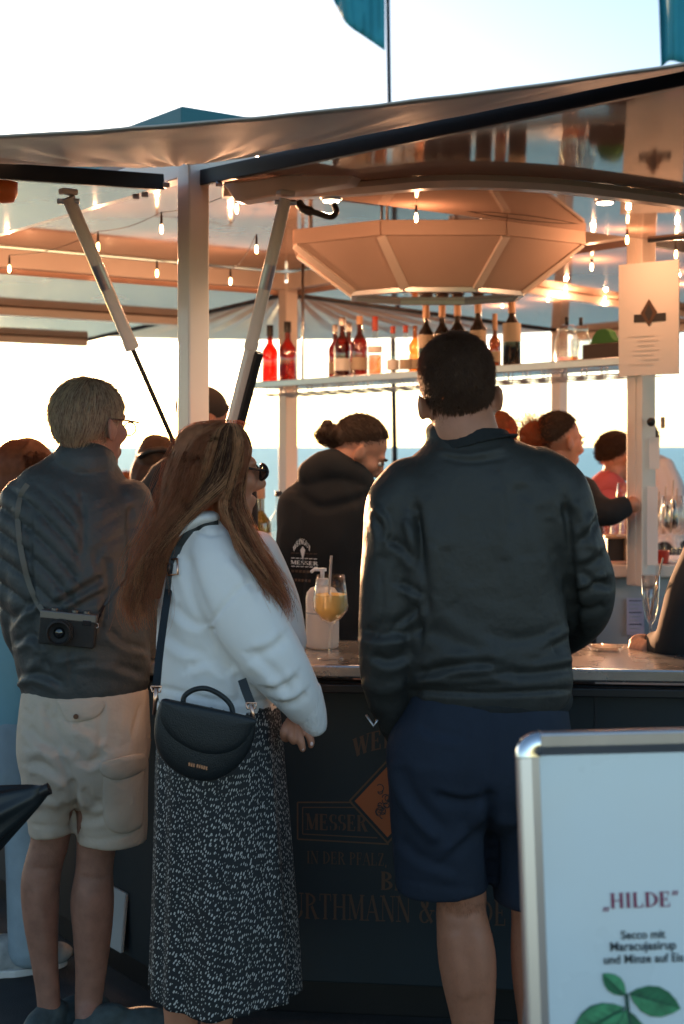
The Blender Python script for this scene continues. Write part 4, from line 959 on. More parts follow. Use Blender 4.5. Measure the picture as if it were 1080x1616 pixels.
jk = [tube([(740,694,.01,62,58),(756,712,0,92,62),(760,735,0,120,70),(758,775,0,152,80),(750,840,0,152,90),(752,920,0,138,94),(764,1000,0,132,94),(772,1060,0,134,94),(776,1092,0,128,90),(776,1108,0,124,86)], D, 30, ex=2.25, flat=True),
      tube([(650,765,0,48,55),(618,800,0,40,56),(614,870,-.01,41,54),(613,960,-.015,45,54),(612,1025,-.01,46,52),(612,1080,.02,42,46),(622,1125,.05,34,38),(632,1150,.07,30,32)], D, 24),
      tube([(845,755,0,50,55),(888,775,.0,40,55),(908,850,0,42,55),(922,905,.02,46,54),(925,945,.06,44,52),(905,980,.16,40,46),(882,1000,.26,36,40),(868,1002,.33,32,34)], D, 24)]
V, Fq = blob(jk, .0065, 26)
V = folds(V, Fq, .008, 4.5, rot=24, stretch=2.2, seed=12); V = folds(V, Fq, .004, 14, rot=-30, stretch=2.8, seed=22)
V = creases(V, Fq, [([(655,790),(660,850),(657,940),(662,1010)], -.014, 7), ([(893,790),(900,860),(905,930),(908,1000)], -.014, 7),
    ([(797,745),(803,790),(806,830)], -.004, 4), 
    ([(665,1052),(720,1036),(800,1040)], .007, 11), ([(700,1075),(780,1066),(860,1040)], -.006, 9), ([(760,1000),(820,1010),(890,990)], -.005, 11),
    ([(650,1091),(770,1095),(905,1088)], -.010, 4), ([(700,722),(740,729),(800,722)], -.004, 4), ([(690,712),(740,718),(798,706)], .004, 4),
    ([(575,1000),(610,985),(650,1000)], -.006, 10), ([(585,1045),(615,1040),(650,1022)], -.006, 10), ([(572,1075),(600,1090),(640,1080)], .006, 10), ([(600,900),(604,960),(592,1010)], -.003, 3),
    ([(915,900),(940,920),(968,925)], -.010, 7), ([(905,960),(930,965),(955,955)], -.009, 7), ([(590,800),(612,830),(600,880)], .008, 8), ([(905,790),(925,830),(938,870)], .008, 8),
    ([(830,760),(800,850),(770,960)], -.004, 18)] + [(p_, a_*(.6 if 668 < p_[0][0] < 900 else 1), w_*(1.8 if 668 < p_[0][0] < 900 else 1.1), 1) for p_, a_, w_, _ in XF])
jo = obj('jacket', (V,Fq), M_nylon, A, smooth=True)
obj('hem_band', blob([tube([(776,1096,0,129,90),(776,1106,0,128,89),(776,1119,0,124,86)], D, 30, rnd=False)], .006, 3), M_rib, jo, smooth=True)
obj('collar', blob([tube([(742,681,.004,58,58),(743,696,.002,65,61),(746,708,0,78,64)], D, 30, rnd=False)], .005, 4), M_rib, jo, smooth=True)
obj('cuff', blob([tube([(632,1146,.068,30,32),(640,1166,.085,28,30)], D)], .006, 3), M_rib, jo, smooth=True)
obj('zip_pull', pipe([P(578,1128,D-.07), P(590,1146,D-.08), P(596,1136,D-.08)], .003, 6), M_steel, jo, smooth=True)
sh = [tube([(775,1098,0,122,86),(768,1150,-.0,136,98),(758,1200,0,150,104),(755,1235,0,140,100)], D, 30, ex=2.3),
      tube([(692,1190,0,80,98),(694,1260,0,80,90),(696,1330,0,77,82),(698,1402,0,74,78)], D, 24, rnd=False), tube([(842,1190,.0,78,98),(846,1260,.02,78,90),(850,1340,.03,76,82),(852,1420,.03,72,78)], D, 24, rnd=False)]
V, Fq = blob(sh, .008, 5)
V = folds(V, Fq, .004, 8, rot=-50, stretch=3, seed=31); V = creases(V, Fq, [([(772,1245),(776,1320),(778,1400)], -.02, 8), ([(775,1130),(777,1180),(776,1235)], -.006, 4), ([(690,1250),(730,1262),(768,1250)], -.008, 7), ([(625,1200),(640,1260),(690,1330)], .008, 10), ([(765,1270),(740,1300),(690,1360)], .007, 10), ([(626,1385),(690,1398),(770,1404)], -.003, 3), ([(738,1140),(736,1175)], -.005, 3), ([(620,1210),(650,1270),(700,1320)], .007, 12, 1), ([(770,1255),(730,1262),(690,1250)], .008, 9, 1), ([(768,1290),(735,1320),(700,1350)], .006, 11, 1), ([(630,1330),(660,1360),(720,1380)], .005, 11, 1), ([(660,1150),(690,1165),(730,1170)], .004, 10, 1)])
obj('shorts', (V,Fq), M_navysh, A, smooth=True)

# ------------------------------------------------------------------ woman in the white sweatshirt
M_sweat = mat('white_sweatshirt', (.84,.81,.78), .9, var=.03, vscale=10, bump=.15, bscale=700, crinkle=(.16,9))
D = 3.3
Bp = man('woman with long brown hair in a white sweatshirt and dashed black skirt', 340, D)
h = Hd(343,746,D,(.93,.36,-.03),(-.05,0,1),.97)
body = h.prims(1.03) + [tube([(335,790,.02,34,40),(330,840,.02,40,40)], D), tube([(330,840,0,50,40),(345,950,0,70,55),(345,1120,0,65,60)], D),
    tube([(300,1120,0,48),(285,1350,0,40),(284,1500,0,30),(285,1560,0,29),(286,1620,0,26),(287,1700,0,21),(287,1740,0,23)], D), tube([(385,1120,.02,48),(355,1350,.04,38),(344,1500,.06,28),(343,1560,.06,27),(342,1620,.06,25),(341,1700,.06,20),(341,1735,.06,23)], D),
    tube([(350,860,-.08,26),(390,960,-.13,24),(430,1050,-.14,20),(470,1110,-.10,17),(482,1128,-.09,15)], D)]
V, Fq = blob(body, .006, 5); bvw = None
hand = [tube([(486,1118,-.09,14,12),(478,1132,-.09,18,12),(466,1148,-.09,20,11)], D, sub=3)]
for pts in ([(454,1142,-.10,6.5),(448,1154,-.115,6.5),(449,1164,-.105,6),(453,1166,-.095,5.5)], [(460,1148,-.105,6.8),(459,1162,-.12,6.6),(464,1170,-.11,6.2)], [(468,1150,-.10,7),(474,1166,-.115,6.6),(477,1178,-.115,6),(478,1183,-.112,5)],
            [(476,1146,-.09,7),(486,1158,-.10,6.6),(491,1170,-.10,6),(491,1177,-.098,5)], [(484,1126,-.085,8),(496,1138,-.08,7.4),(500,1150,-.085,6.6)]): hand.append(tube(pts, D, 14, 4))
V2, F2 = blob(hand, .0028, 3)
V = np.concatenate([V]); obj('body', joinq([(V,Fq),(V2,F2)]), M_skin, Bp, smooth=True)
nail = [obj('fingernail', ellipsoid(P(x,y,D+dd), (.0035,.002,.005)), mat('pale_nail',(.75,.55,.5),.25) if 'pale_nail' not in MATS else MATS['pale_nail'], Bp, smooth=True) for x, y, dd in ((492,1174,-.108),(478,1181,-.120))]
sw = [tube([(328,818,.01,40,44),(330,842,0,64,62),(338,880,0,86,80),(346,940,0,96,92),(348,1010,0,100,96),(346,1070,0,98,94),(344,1112,0,92,88)], D, 28, ex=2.2),
      tube([(338,862,-.07,40,42),(352,905,-.115,54,46),(378,960,-.14,58,48),(410,1010,-.15,56,48),(444,1058,-.145,48,44),(470,1096,-.12,38,36),(482,1120,-.10,30,29)], D, 24),
      tube([(400,870,.10,40,40),(430,950,.15,44,42),(445,1020,.13,42,40)], D, 20)]
V, Fq = blob(sw, .0065, 22); V = folds(V, Fq, .004, 4, rot=38, stretch=2.2, seed=5)
V = creases(V, Fq, [([(326,988),(345,965),(372,935),(396,915)], -.007, 3.5), ([(327,992),(333,1010),(350,1035),(372,1062)], -.012, 8), ([(285,880),(300,930),(322,985)], .007, 12, 1), ([(268,960),(295,985),(325,995)], .006, 10, 1), ([(260,1010),(290,1030),(330,1040)], .005, 11, 1), ([(300,1060),(330,1050),(360,1070)], .006, 10, 1), ([(360,880),(380,905),(400,940)], .005, 12, 1),
    ([(372,1065),(378,1085),(380,1105)], -.008, 7), ([(395,1040),(425,1064),(452,1100)], .006, 11, 1), ([(250,1085),(300,1096),(345,1106),(440,1106)], -.006, 4), ([(330,1108),(335,1128)], -.003, 3), ([(350,1108),(354,1130)], -.003, 3), ([(410,1108),(412,1130)], -.003, 3),
    ([(446,1000),(425,1018),(398,1026)], .006, 10, 1), ([(466,1062),(448,1080),(420,1082)], .007, 9, 1), ([(480,1090),(464,1104),(444,1106)], .007, 8, 1), ([(300,830),(330,842),(352,838)], -.006, 5)])
M_ribw = mat('white_rib_knit', (.82,.79,.76), .9, bump=1.0, bscale=130, stretch=(1,1,.04))
swo = obj('sweatshirt', (V,Fq), M_sweat, Bp, smooth=True); bvs = bvh_of(V, Fq)
obj('cuff', blob([tube([(474,1098,-.115,37,35),(490,1126,-.10,27,26),(498,1146,-.09,20,20)], D)], .006, 3), M_ribw, swo, smooth=True)
obj('hem_band', blob([tube([(344,1104,0,95,90),(344,1118,0,96,91),(344,1132,0,91,87)], D, 30, rnd=False)], .006, 2), M_ribw, swo, smooth=True)
hd_ = [tube([(262,868,-.02,12,40),(285,835,-.05,18,50),(318,812,-.075,20,40),(345,812,-.07,12,30)], D), tube([(215,905,-.03,16,20),(225,930,-.03,22,26),(248,965,-.02,16,20)], D)]
obj('neckband', blob([tube([(262,872,-.015,8,34),(284,838,-.04,11,42),(316,818,-.06,12,36),(342,816,-.06,9,26)], D)], .006, 4), M_sweat, swo, smooth=True)
# skirt with a small white dash print
m = bpy.data.materials.new('dashed_black_viscose'); m.use_nodes = True; t = m.node_tree; b = t.nodes['Principled BSDF']; b.inputs['Roughness'].default_value = .7
uvn = t.nodes.new('ShaderNodeUVMap'); mp = t.nodes.new('ShaderNodeMapping'); mp.inputs['Rotation'].default_value = (0,0,R(22)); mp2 = t.nodes.new('ShaderNodeMapping'); mp2.inputs['Scale'].default_value = (190,72,1); t.links.new(mp.outputs[0], mp2.inputs[0])
nz = t.nodes.new('ShaderNodeTexNoise'); nz.inputs['Scale'].default_value = 14; mxv = t.nodes.new('ShaderNodeMix'); mxv.data_type = 'VECTOR'; mxv.inputs[0].default_value = .012
t.links.new(uvn.outputs[0], nz.inputs[0]); t.links.new(uvn.outputs[0], mxv.inputs[4]); t.links.new(nz.outputs['Color'], mxv.inputs[5]); t.links.new(mxv.outputs[1], mp.inputs[0])
vo = t.nodes.new('ShaderNodeTexVoronoi'); vo.voronoi_dimensions = '2D'; vo.inputs['Scale'].default_value = 1.0; vo.inputs['Randomness'].default_value = .72; t.links.new(mp2.outputs[0], vo.inputs[0])
hs = t.nodes.new('ShaderNodeSeparateColor'); t.links.new(vo.outputs['Color'], hs.inputs[0])
th = t.nodes.new('ShaderNodeMapRange'); th.inputs[3].default_value = .10; th.inputs[4].default_value = .30; t.links.new(hs.outputs[0], th.inputs[0])
ls = t.nodes.new('ShaderNodeMath'); ls.operation = 'LESS_THAN'; t.links.new(vo.outputs['Distance'], ls.inputs[0]); t.links.new(th.outputs[0], ls.inputs[1])
mc = t.nodes.new('ShaderNodeMix'); mc.data_type = 'RGBA'; mc.inputs[6].default_value = (.010,.013,.016,1); mc.inputs[7].default_value = (.52,.50,.47,1)
t.links.new(ls.outputs[0], mc.inputs[0]); t.links.new(mc.outputs[2], b.inputs['Base Color']); M_skirt = m
rows = crom([(345,1100,92,86),(346,1150,96,92),(347,1220,100,98),(350,1300,104,102),(353,1400,109,108),(355,1480,113,112),(356,1560,117,114)], 9)
n = 220; V, UVs = [], []
for i, (cx, cy, hw, hd2) in enumerate(rows):
    t_ = i/(len(rows)-1)
    for k in range(n):
        a = 2*math.pi*k/n; c = P(cx, cy, D); s = D/F
        fold = (.026*math.sin(7*a+.6)+.020*math.sin(12*a+2+1.5*t_)+.012*math.sin(19*a+1))*(.15+.85*t_)*1.5
        rr = 1 + fold
        z = c[2] - .008*t_*math.sin(3*a+.5)
        V.append((c[0]+hw*s*rr*math.cos(a), c[1]+hd2*s*rr*math.sin(a), z)); UVs.append((a*.155, z + .02*math.sin(a*3)))
Fq = np.array([(i*n+k, i*n+(k+1)%n, (i+1)*n+(k+1)%n, (i+1)*n+k) for i in range(len(rows)-1) for k in range(n)])
so = obj('skirt', (np.array(V), Fq), M_skirt, Bp, smooth=True, uv=UVs)
md = so.modifiers.new('t', 'SOLIDIFY'); md.thickness = .003
shoe(P(287,0,D)+vec((.06,.03,0)), (.9,.4,0), .25, .085, mat_=M_wlabel, parent=Bp); shoe(P(341,0,D+.06)+vec((.06,.03,0)), (.9,.4,0), .25, .085, mat_=M_wlabel, parent=Bp)
# tattoo on the calf

# long hair
def hairlock(L, Rr, n, d0, depth, seed, jit=4.0, wave=5.0, r=.0008, sub=5, ends=.12, prof=0):
    rg = np.random.RandomState(seed); Lc, Rc = crom(L, sub), crom(Rr, sub); K = len(Lc); Rc = np.stack([np.interp(np.linspace(0,1,K), np.linspace(0,1,len(Rc)), Rc[:,i]) for i in (0,1)], 1); paths = []
    dep = np.interp(np.linspace(0,1,K), *zip(*depth)); nl = 46; lc = rg.rand(nl); lo_ = rg.normal(size=nl)*.07; lph = rg.rand(nl)*6.28; lam = .5+rg.rand(nl); lct = rg.rand(nl); lly = rg.rand(nl)
    for s in range(n):
        lk = rg.randint(nl); a = np.clip(lc[lk] + rg.normal()*.018, 0, 1); a2 = np.clip(lc[lk] + lo_[lk] + rg.normal()*.03, -.06, 1.06); t = np.linspace(0,1,K); aa = a*(1-t)+a2*t
        q = Lc*(1-aa)[:,None] + Rc*aa[:,None]; ph, ph2 = rg.rand()*6.28, rg.rand()*.9+a*9
        lay_ = np.clip(lly[lk]+rg.normal()*.08,0,1)
        q = q + np.stack([wave*lam[lk]*t**1.5*np.sin(t*14+lph[lk]) + jit*t*rg.normal() + 1.8*np.sin(t*30+ph)*t, np.zeros(K)], 1)
        cut = 1 - ends*(.65*lct[lk]+.35*rg.rand()); tt = t*cut
        q = np.stack([np.interp(tt, t, q[:,i]) for i in (0,1)], 1); dd = np.interp(tt, t, dep)
        ac = np.clip(aa,0,1); sh_ = np.sin(np.pi*ac)**.7 if prof == 0 else (np.sin(np.pi/2*ac)**.6 if prof > 0 else np.cos(np.pi/2*.75*ac)**.8); bulge = -sh_*dd*(1-.3*lay_)
        paths.append(np.array([P(q[i,0], q[i,1], d0 + bulge[i] + rg.normal()*.001) for i in range(K)]))
    return strands(np.array(paths), r, r*.35)
depth = [(0,.035),(.18,.095),(.45,.115),(.7,.12),(1,.10)]
bl_ = [(343,667),(305,678),(282,705),(268,745),(260,790),(244,850),(222,915),(208,960),(210,1000)]
br_ = [(372,668),(384,682),(388,715),(378,755),(342,785),(298,815),(262,852),(244,900),(238,1000)]
fl_ = [(362,668),(372,685),(372,720),(362,765),(352,800),(372,850),(405,905),(432,950),(447,990)]
fr_ = [(378,669),(392,690),(396,715),(386,750),(382,790),(400,840),(432,892),(455,940),(463,985)]
capv = [h.e((0,-.020,.030),(.078,.095,.083)), tube([(322,704,.0,46,48),(310,760,-.01,54,48),(292,820,-.04,46,34),(262,880,-.05,34,24),(238,930,-.05,26,17)], D), tube([(362,720,-.01,26,44),(358,790,-.04,24,30),(392,855,-.10,20,16),(425,910,-.12,14,10)], D)]
cv, cf = blob(capv, .006, 6)
# keep the cap off the face
loc = (cv - h.c)@h.ax.T/h.k; cut = (loc[:,1] > .052) & (loc[:,2] > -.12); keepf = ~cut[cf].any(1); cf = cf[keepf]
obj('hair', joinq([hairlock(bl_, br_, 1800, D, [(a_,b_*1.03) for a_,b_ in depth], 31, ends=.45, prof=1, wave=14, jit=6, r=.0006), hairlock(fl_, fr_, 500, D, [(0,.04),(.18,.10),(.45,.125),(.7,.195),(1,.205)], 32, wave=12, ends=.45, prof=-1, r=.0006)]), hairmat('light_brown_hair', (.58,.29,.145), .35), Bp, smooth=True)
obj('hair', joinq([hairlock(bl_, br_, 900, D, [(a_,b_*1.02) for a_,b_ in depth], 51, ends=.42, prof=1, wave=13, jit=5, r=.0007), hairlock(fl_, fr_, 350, D, [(0,.04),(.18,.098),(.45,.123),(.7,.193),(1,.203)], 52, wave=10, ends=.4, prof=-1, r=.0007)]), hairmat('deep_brown_hair', (.13,.058,.03), .3), Bp, smooth=True)
parts = [(cv, cf), hairlock(bl_, br_, 4200, D, depth, 1, r=.0006, ends=.42, prof=1, wave=13, jit=5), hairlock(fl_, fr_, 1500, D, [(0,.04),(.18,.095),(.45,.12),(.7,.19),(1,.20)], 2, wave=10, ends=.42, prof=-1, r=.0006),
         hairlock([(345,666),(300,690),(285,740),(270,800),(236,860),(210,920),(204,985)], [(355,667),(330,690),(310,740),(288,800),(262,860),(238,920),(226,1010)], 500, D, [(0,.03),(.3,.12),(1,.13)], 3, prof=1, jit=12, wave=16, ends=.5, r=.0005), hairlock([(343,664),(298,674),(272,705),(256,750),(240,800),(218,860),(202,930),(200,1010)], [(350,665),(320,690),(296,740),(280,790),(258,840),(232,900),(212,1010)], 260, D, [(0,.03),(.3,.09),(1,.12)], 13, prof=1, jit=11, wave=14, ends=.45, r=.0005)]
obj('hair', joinq(parts), H_brown, Bp, smooth=True)
fly = hairlock([(338,663),(298,671),(270,705)], [(380,663),(394,673),(400,700)], 150, D, [(0,.02),(1,.08)], 8, jit=3, r=.0004)
obj('flyaway_hair', fly, H_brown, Bp, smooth=True)
# sunglasses
M_lens = mat('dark_lens', (.01,.012,.014), .05, coat=1.0)
gl = obj('sunglasses', pipe([h.w(.078,-.01,.012), h.w(.076,.05,.012), h.w(.062,.100,.008)], .003, 8), M_dark, Bp, smooth=True)
for sx in (1,-1):
    pts = [h.w(sx*(.034+.027*math.cos(a)), .104+.003*math.cos(2*a), .004+.019*math.sin(a)) for a in np.linspace(0,2*math.pi,20,endpoint=False)]
    obj('lens', prism(pts, h.f*.004), M_lens, gl, bevel=.001)
    obj('rim', pipe(pts+[pts[0]], .0035, 6), M_dark, gl, smooth=True)
# handbag
M_leather = mat('black_leather', (.012,.016,.018), .42, bump=.35, bscale=420, var=.1); M_brass = mat('rose_gold_metal', (.75,.45,.32), .25, metal=1.0)
Dg = 3.02
bag = thing('handbag', 'black half-moon leather handbag hanging at the woman\'s hip', 'handbag', P(325,1228,Dg+.03))
def px_poly(pts, d, sub=4): return [P(x,y,d) for x,y in crom(pts+[pts[0]], sub)[:-1]]
ol = [(262,1102),(330,1116),(398,1132),(404,1145),(398,1175),(380,1205),(350,1227),(318,1233),(284,1222),(256,1198),(244,1165),(246,1130),(254,1106)]
def puffy(pts, d, th, bulge):
    """A closed flat outline puffed up towards us."""
    q = crom(pts+[pts[0]], 5)[:-1]; c = q.mean(0); rings = []; ks = [(1,th),(1.0,th*.5),(1,.15*th),(.985,0),(.93,-bulge*.45),(.8,-bulge*.8),(.5,-bulge),(.15,-bulge)]
    V = [P(*(c+(p-c)*k), d+o_) for k, o_ in ks for p in q]; nq = len(q)
    Fc = [(i*nq+k, i*nq+(k+1)%nq, (i+1)*nq+(k+1)%nq, (i+1)*nq+k) for i in range(len(ks)-1) for k in range(nq)]
    return np.array(V), Fc + [tuple(range(nq)), tuple((len(ks)-1)*nq+k for k in range(nq))]
bodyg = obj('bag_body', puffy(ol, Dg, .075, .014), M_leather, bag, smooth=True, crease_angle=70)
flp = [(256,1104),(330,1118),(400,1134),(398,1150),(378,1178),(345,1191),(308,1186),(274,1166),(254,1135)]
obj('bag_flap', puffy(flp, Dg-.0135, .006, .006), M_leather, bag, smooth=True, crease_angle=70)
hdl = crom([P(289,1110,Dg+.02),P(292,1098,Dg+.02),P(308,1088,Dg+.018),P(328,1087,Dg+.018),P(350,1098,Dg+.02),P(364,1112,Dg+.02),P(368,1126,Dg+.02)], 5)
obj('bag_handle', pipe(hdl, .0058, 8), M_leather, bag, smooth=True)
for k in range(8):
    obj('bag_lettering', box(P(299+k*3.6+(2 if k > 2 else 0),1206+k*.9,Dg-.0155), (.0036,.0012,.0075)), M_brass, bag)
sp = [on_cloth(x,y,bvs,.006) for x,y in crom([(345,826),(318,829),(297,842),(281,866),(271,893),(266,930)], 5)]
sp2 = [P(x,y,Dg+.05-.0*y) for x,y in crom([(266,930),(258,985),(251,1040),(247,1085)], 5)]
sp2 = [sp[-1]*(1-i/(len(sp2)-1)) + P(247,1085,Dg+.03)*(i/(len(sp2)-1)) + (p-(P(266,930,Dg+.05)*(1-i/(len(sp2)-1))+P(247,1085,Dg+.05)*(i/(len(sp2)-1)))) for i, p in enumerate(sp2)]
obj('bag_strap', ribbon(sp + sp2[1:], .017, .003), M_leather, bag, smooth=True, crease_angle=40)
bu = [(264,884),(280,882),(281,906),(266,908)]
obj('strap_buckle', pipe([on_cloth(x,y,bvs,.013) for x,y in bu+[bu[0]]], .0028, 8), M_brass, bag, smooth=True)
obj('strap_buckle', ellipsoid(on_cloth(268,897,bvs,.012), (.007,.005,.011)), M_dark, bag, smooth=True)
for x, y, x1, y1 in ((247,1086,243,1128),(397,1112,402,1145)):
    a, b_ = P(x,y,Dg+.022), P(x1,y1,Dg+.02)
    cl = obj('snap_hook', pipe([a, a*.55+b_*.45, b_], [.0055,.0042,.003], 8), M_brass, bag, smooth=True)
    obj('ring', pipe([a+vec((-.011,0,.004)), a+vec((.011,0,.004)), a+vec((.009,0,-.008)), a+vec((-.009,0,-.008)), a+vec((-.011,0,.004))], .0024, 6), M_brass, cl, smooth=True)
obj('bag_strap', ribbon([P(382,1072,Dg+.04), P(388,1090,Dg+.03), P(396,1110,Dg+.02)], .019, .003), M_leather, bag)

# ------------------------------------------------------------------ older man with the camera
M_quilt = mat('charcoal_quilted_nylon', (.052,.058,.058), .54, var=.12, vscale=8, bump=.1, bscale=700, spec=.4, crinkle=(.32,26))
M_beige = mat('beige_cotton', (.52,.43,.345), .85, var=.06, vscale=9, bump=.25, bscale=900, crinkle=(.35,18))
M_shoe = mat('grey_teal_canvas', (.06,.085,.09), .85, var=.3, vscale=30, bump=.4, bscale=300)
D = 3.72
C_ = man('older man with grey hair, glasses, dark quilted jacket and beige cargo shorts', 135, D)
h = Hd(143,672,D,(.62,.78,-.03),(0,0,1),1.03)
body = h.prims() + h.ears() + [tube([(139,700,.01,38,38),(134,740,.03,40,34),(130,775,.04,44,36)], D), tube([(130,775,.02,60,36),(120,850,.02,85,50),(135,1090,.0,80,55)], D),
    tube([(85,1100,0,50),(82,1250,0,36),(80,1320,0,31),(70,1360,0,30),(64,1395,0,31),(65,1450,0,28),(70,1510,0,22),(76,1565,0,19),(78,1595,0,19)], D), tube([(180,1100,0,52),(160,1260,0,38),(152,1340,0,31),(149,1375,0,30),(146,1420,0,34.5),(146,1470,0,31),(144,1530,0,25),(140,1580,0,22),(140,1610,-.03,21)], D-.0),
    tube([(30,800,0,28),(22,930,.02,24),(40,1010,.14,20)], D), tube([(218,800,.02,28),(236,940,.05,24),(236,1040,.14,20)], D)]
V, Fq = blob(body, .007, 4); V = creases(V, Fq, [([(52,1368),(72,1373),(96,1368)], -.003, 4), ([(126,1382),(150,1387),(176,1380)], -.003, 4), ([(60,1400),(66,1440),(74,1500)], .004, 9), ([(136,1410),(140,1460),(144,1520)], .004, 10)]); obj('body', (V,Fq), M_skin2, C_, smooth=True)
nape(V, Fq, H_dark, C_, (34,182), (1300,1600), 2200, 7, .00016)
nape(V, Fq, H_grey, C_, (104,168), (670,704), 2200, 2, .0004)
scalp(h, 2200, .028, hairmat('silver_hair', (.68,.56,.46), .5), C_, 1.048, hl=(-.036,.72), zl=1.3, r=.0005, seed=6, lift=.14, comb=(.1,-.3,-1), fade=.01, jt=.06)
scalp(h, 2400, .030, hairmat('ash_hair', (.26,.19,.15)), C_, 1.048, hl=(-.036,.72), zl=1.3, r=.0007, seed=8, lift=.10, comb=(.1,-.3,-1), fade=.01, jt=.05)
scalp(h, 12000, .028, H_grey, C_, 1.045, hl=(-.046,.72), zl=1.3, r=.0005, seed=5, lift=.08, comb=(.1,-.3,-1), fade=.016, jt=.05)
shoe(P(78,0,D-.0)+vec((.035,.06,0)), (.5,.85,0), .29, .105, mat_=M_shoe, parent=C_); shoe(P(140,0,D-.03)+vec((.11,.03,0)), (.95,.3,0), .29, .105, mat_=M_shoe, parent=C_)
jk = [tube([(134,726,-.01,50,48),(130,748,0,72,55),(122,785,0,104,72),(118,850,0,112,86),(122,940,0,108,88),(130,1030,0,106,84),(137,1088,0,100,78)], D, 30, ex=2.2),
      tube([(40,785,.0,36,46),(24,830,.0,26,46),(22,900,.0,25,44),(30,980,.05,27,40),(48,1030,.16,24,34)], D, 22), tube([(205,785,.0,34,46),(222,840,.02,28,46),(230,920,.05,26,42),(232,1000,.10,26,38),(226,1060,.18,22,30)], D, 22)]
V, Fq = blob(jk, .0065, 20)
q = px_of(V); N = vnormals(V, Fq)
# diagonal quilting on the back and sleeve, sewn as grooves
g1 = np.abs(np.sin((q[:,0]*-.62 + q[:,1]*.60 + 9*np.sin(q[:,0]*.02))*math.pi/24.0)); g2 = np.abs(np.sin((q[:,0]*.45 + q[:,1]*.75)*math.pi/24.0))
mk = np.clip((138-q[:,0])/20, 0, 1)*np.clip((985-q[:,1])/40, 0, 1)*np.clip((q[:,1]-760)/30, 0, 1); mk2 = np.clip((q[:,0]-138)/20, 0, 1)*np.clip((930-q[:,1])/60, 0, 1)*np.clip((q[:,1]-770)/30, 0, 1)*.35
V = V + N*((g1**.5-.6)*.015*mk + (g2**.5-.6)*.014*mk2)[:,None]
V = folds(V, Fq, .004, 8, rot=-60, stretch=3, seed=41); V = folds(V, Fq, .006, 10, rot=62, stretch=3, seed=44, mask=np.clip((px_of(V)[:,1]-930)/60,0,1))
V = creases(V, Fq, [([(128,775),(132,830),(130,880)], -.007, 5), ([(150,870),(162,930),(158,1000)], -.008, 6), ([(112,980),(113,1085)], -.005, 3), ([(60,960),(50,1010),(80,1060)], -.010, 7), ([(90,1045),(130,1040),(190,1050)], .009, 9), ([(40,1000),(60,1040),(30,1075)], .010, 8), ([(205,800),(207,880),(212,980)], -.012, 6), ([(48,800),(46,880),(52,960)], -.010, 6), ([(95,735),(130,748),(172,742)], -.005, 4), ([(160,905),(120,930),(85,950)], .008, 9, 1), ([(165,930),(135,945),(100,965)], .007, 8, 1), ([(22,985),(40,965),(60,955)], .008, 8, 1), ([(25,1020),(50,1010),(65,1030)], .008, 8, 1), ([(25,1078),(55,1068),(95,1085)], .009, 8, 1), ([(170,1000),(195,1020),(232,1030)], .006, 8, 1), ([(120,1050),(170,1052),(225,1070)], .006, 9, 1), ([(160,880),(166,930),(160,980)], .007, 8, 1)])
jo = obj('jacket', (V,Fq), M_quilt, C_, smooth=True); bvj = bvh_of(V, Fq)
obj('collar', blob([tube([(136,712,.0,47,46),(134,728,0,51,48),(132,742,0,58,50)], D, 28, rnd=False)], .006, 3), M_quilt, jo, smooth=True)
sh = [tube([(136,1084,0,98,76),(134,1130,0,102,84),(133,1180,0,104,88),(134,1215,0,98,84)], D, 28, ex=2.3),
      tube([(80,1170,0,46,84),(80,1230,0,43,66),(82,1280,0,38,54),(83,1313,0,35,50)], D, 24, rnd=False), tube([(180,1170,-.0,54,84),(179,1240,-.0,55,66),(178,1290,0,55,58),(177,1328,0,54,54)], D, 24, rnd=False)]
V, Fq = blob(sh, .007, 4); V = folds(V, Fq, .004, 9, rot=55, stretch=2.5, seed=51)
V = creases(V, Fq, [([(72,1110),(80,1160),(112,1225)], -.010, 6), ([(113,1230),(118,1275),(120,1310)], -.022, 6), ([(36,1120),(50,1128),(54,1112)], -.005, 3), ([(88,1108),(95,1130),(120,1137),(155,1132),(163,1108)], -.006, 3), ([(120,1150),(150,1160),(165,1180)], .008, 7), ([(115,1200),(140,1205),(160,1195)], -.009, 6), ([(160,1110),(158,1200)], -.004, 4),
    ([(50,1302),(84,1304),(116,1302)], -.004, 3), ([(124,1322),(170,1324),(230,1304)], -.004, 3), ([(60,1180),(80,1200),(105,1240)], .008, 7), ([(45,1260),(70,1255),(100,1270)], .007, 7), ([(222,1110),(210,1160)], -.005, 3), ([(115,1150),(140,1160),(158,1176)], .008, 9, 1), ([(75,1130),(88,1165),(110,1195)], .008, 9, 1), ([(118,1190),(140,1210),(160,1200)], .008, 8, 1), ([(40,1150),(60,1175),(95,1190)], .007, 9, 1), ([(45,1210),(70,1215),(105,1240)], .008, 9, 1), ([(50,1270),(75,1262),(108,1285)], .007, 8, 1), ([(124,1250),(140,1270),(160,1275)], .007, 8, 1), ([(128,1295),(150,1300),(175,1290)], .006, 8, 1)])
so = obj('shorts', (V,Fq), M_beige, C_, smooth=True); bvp = bvh_of(V, Fq)
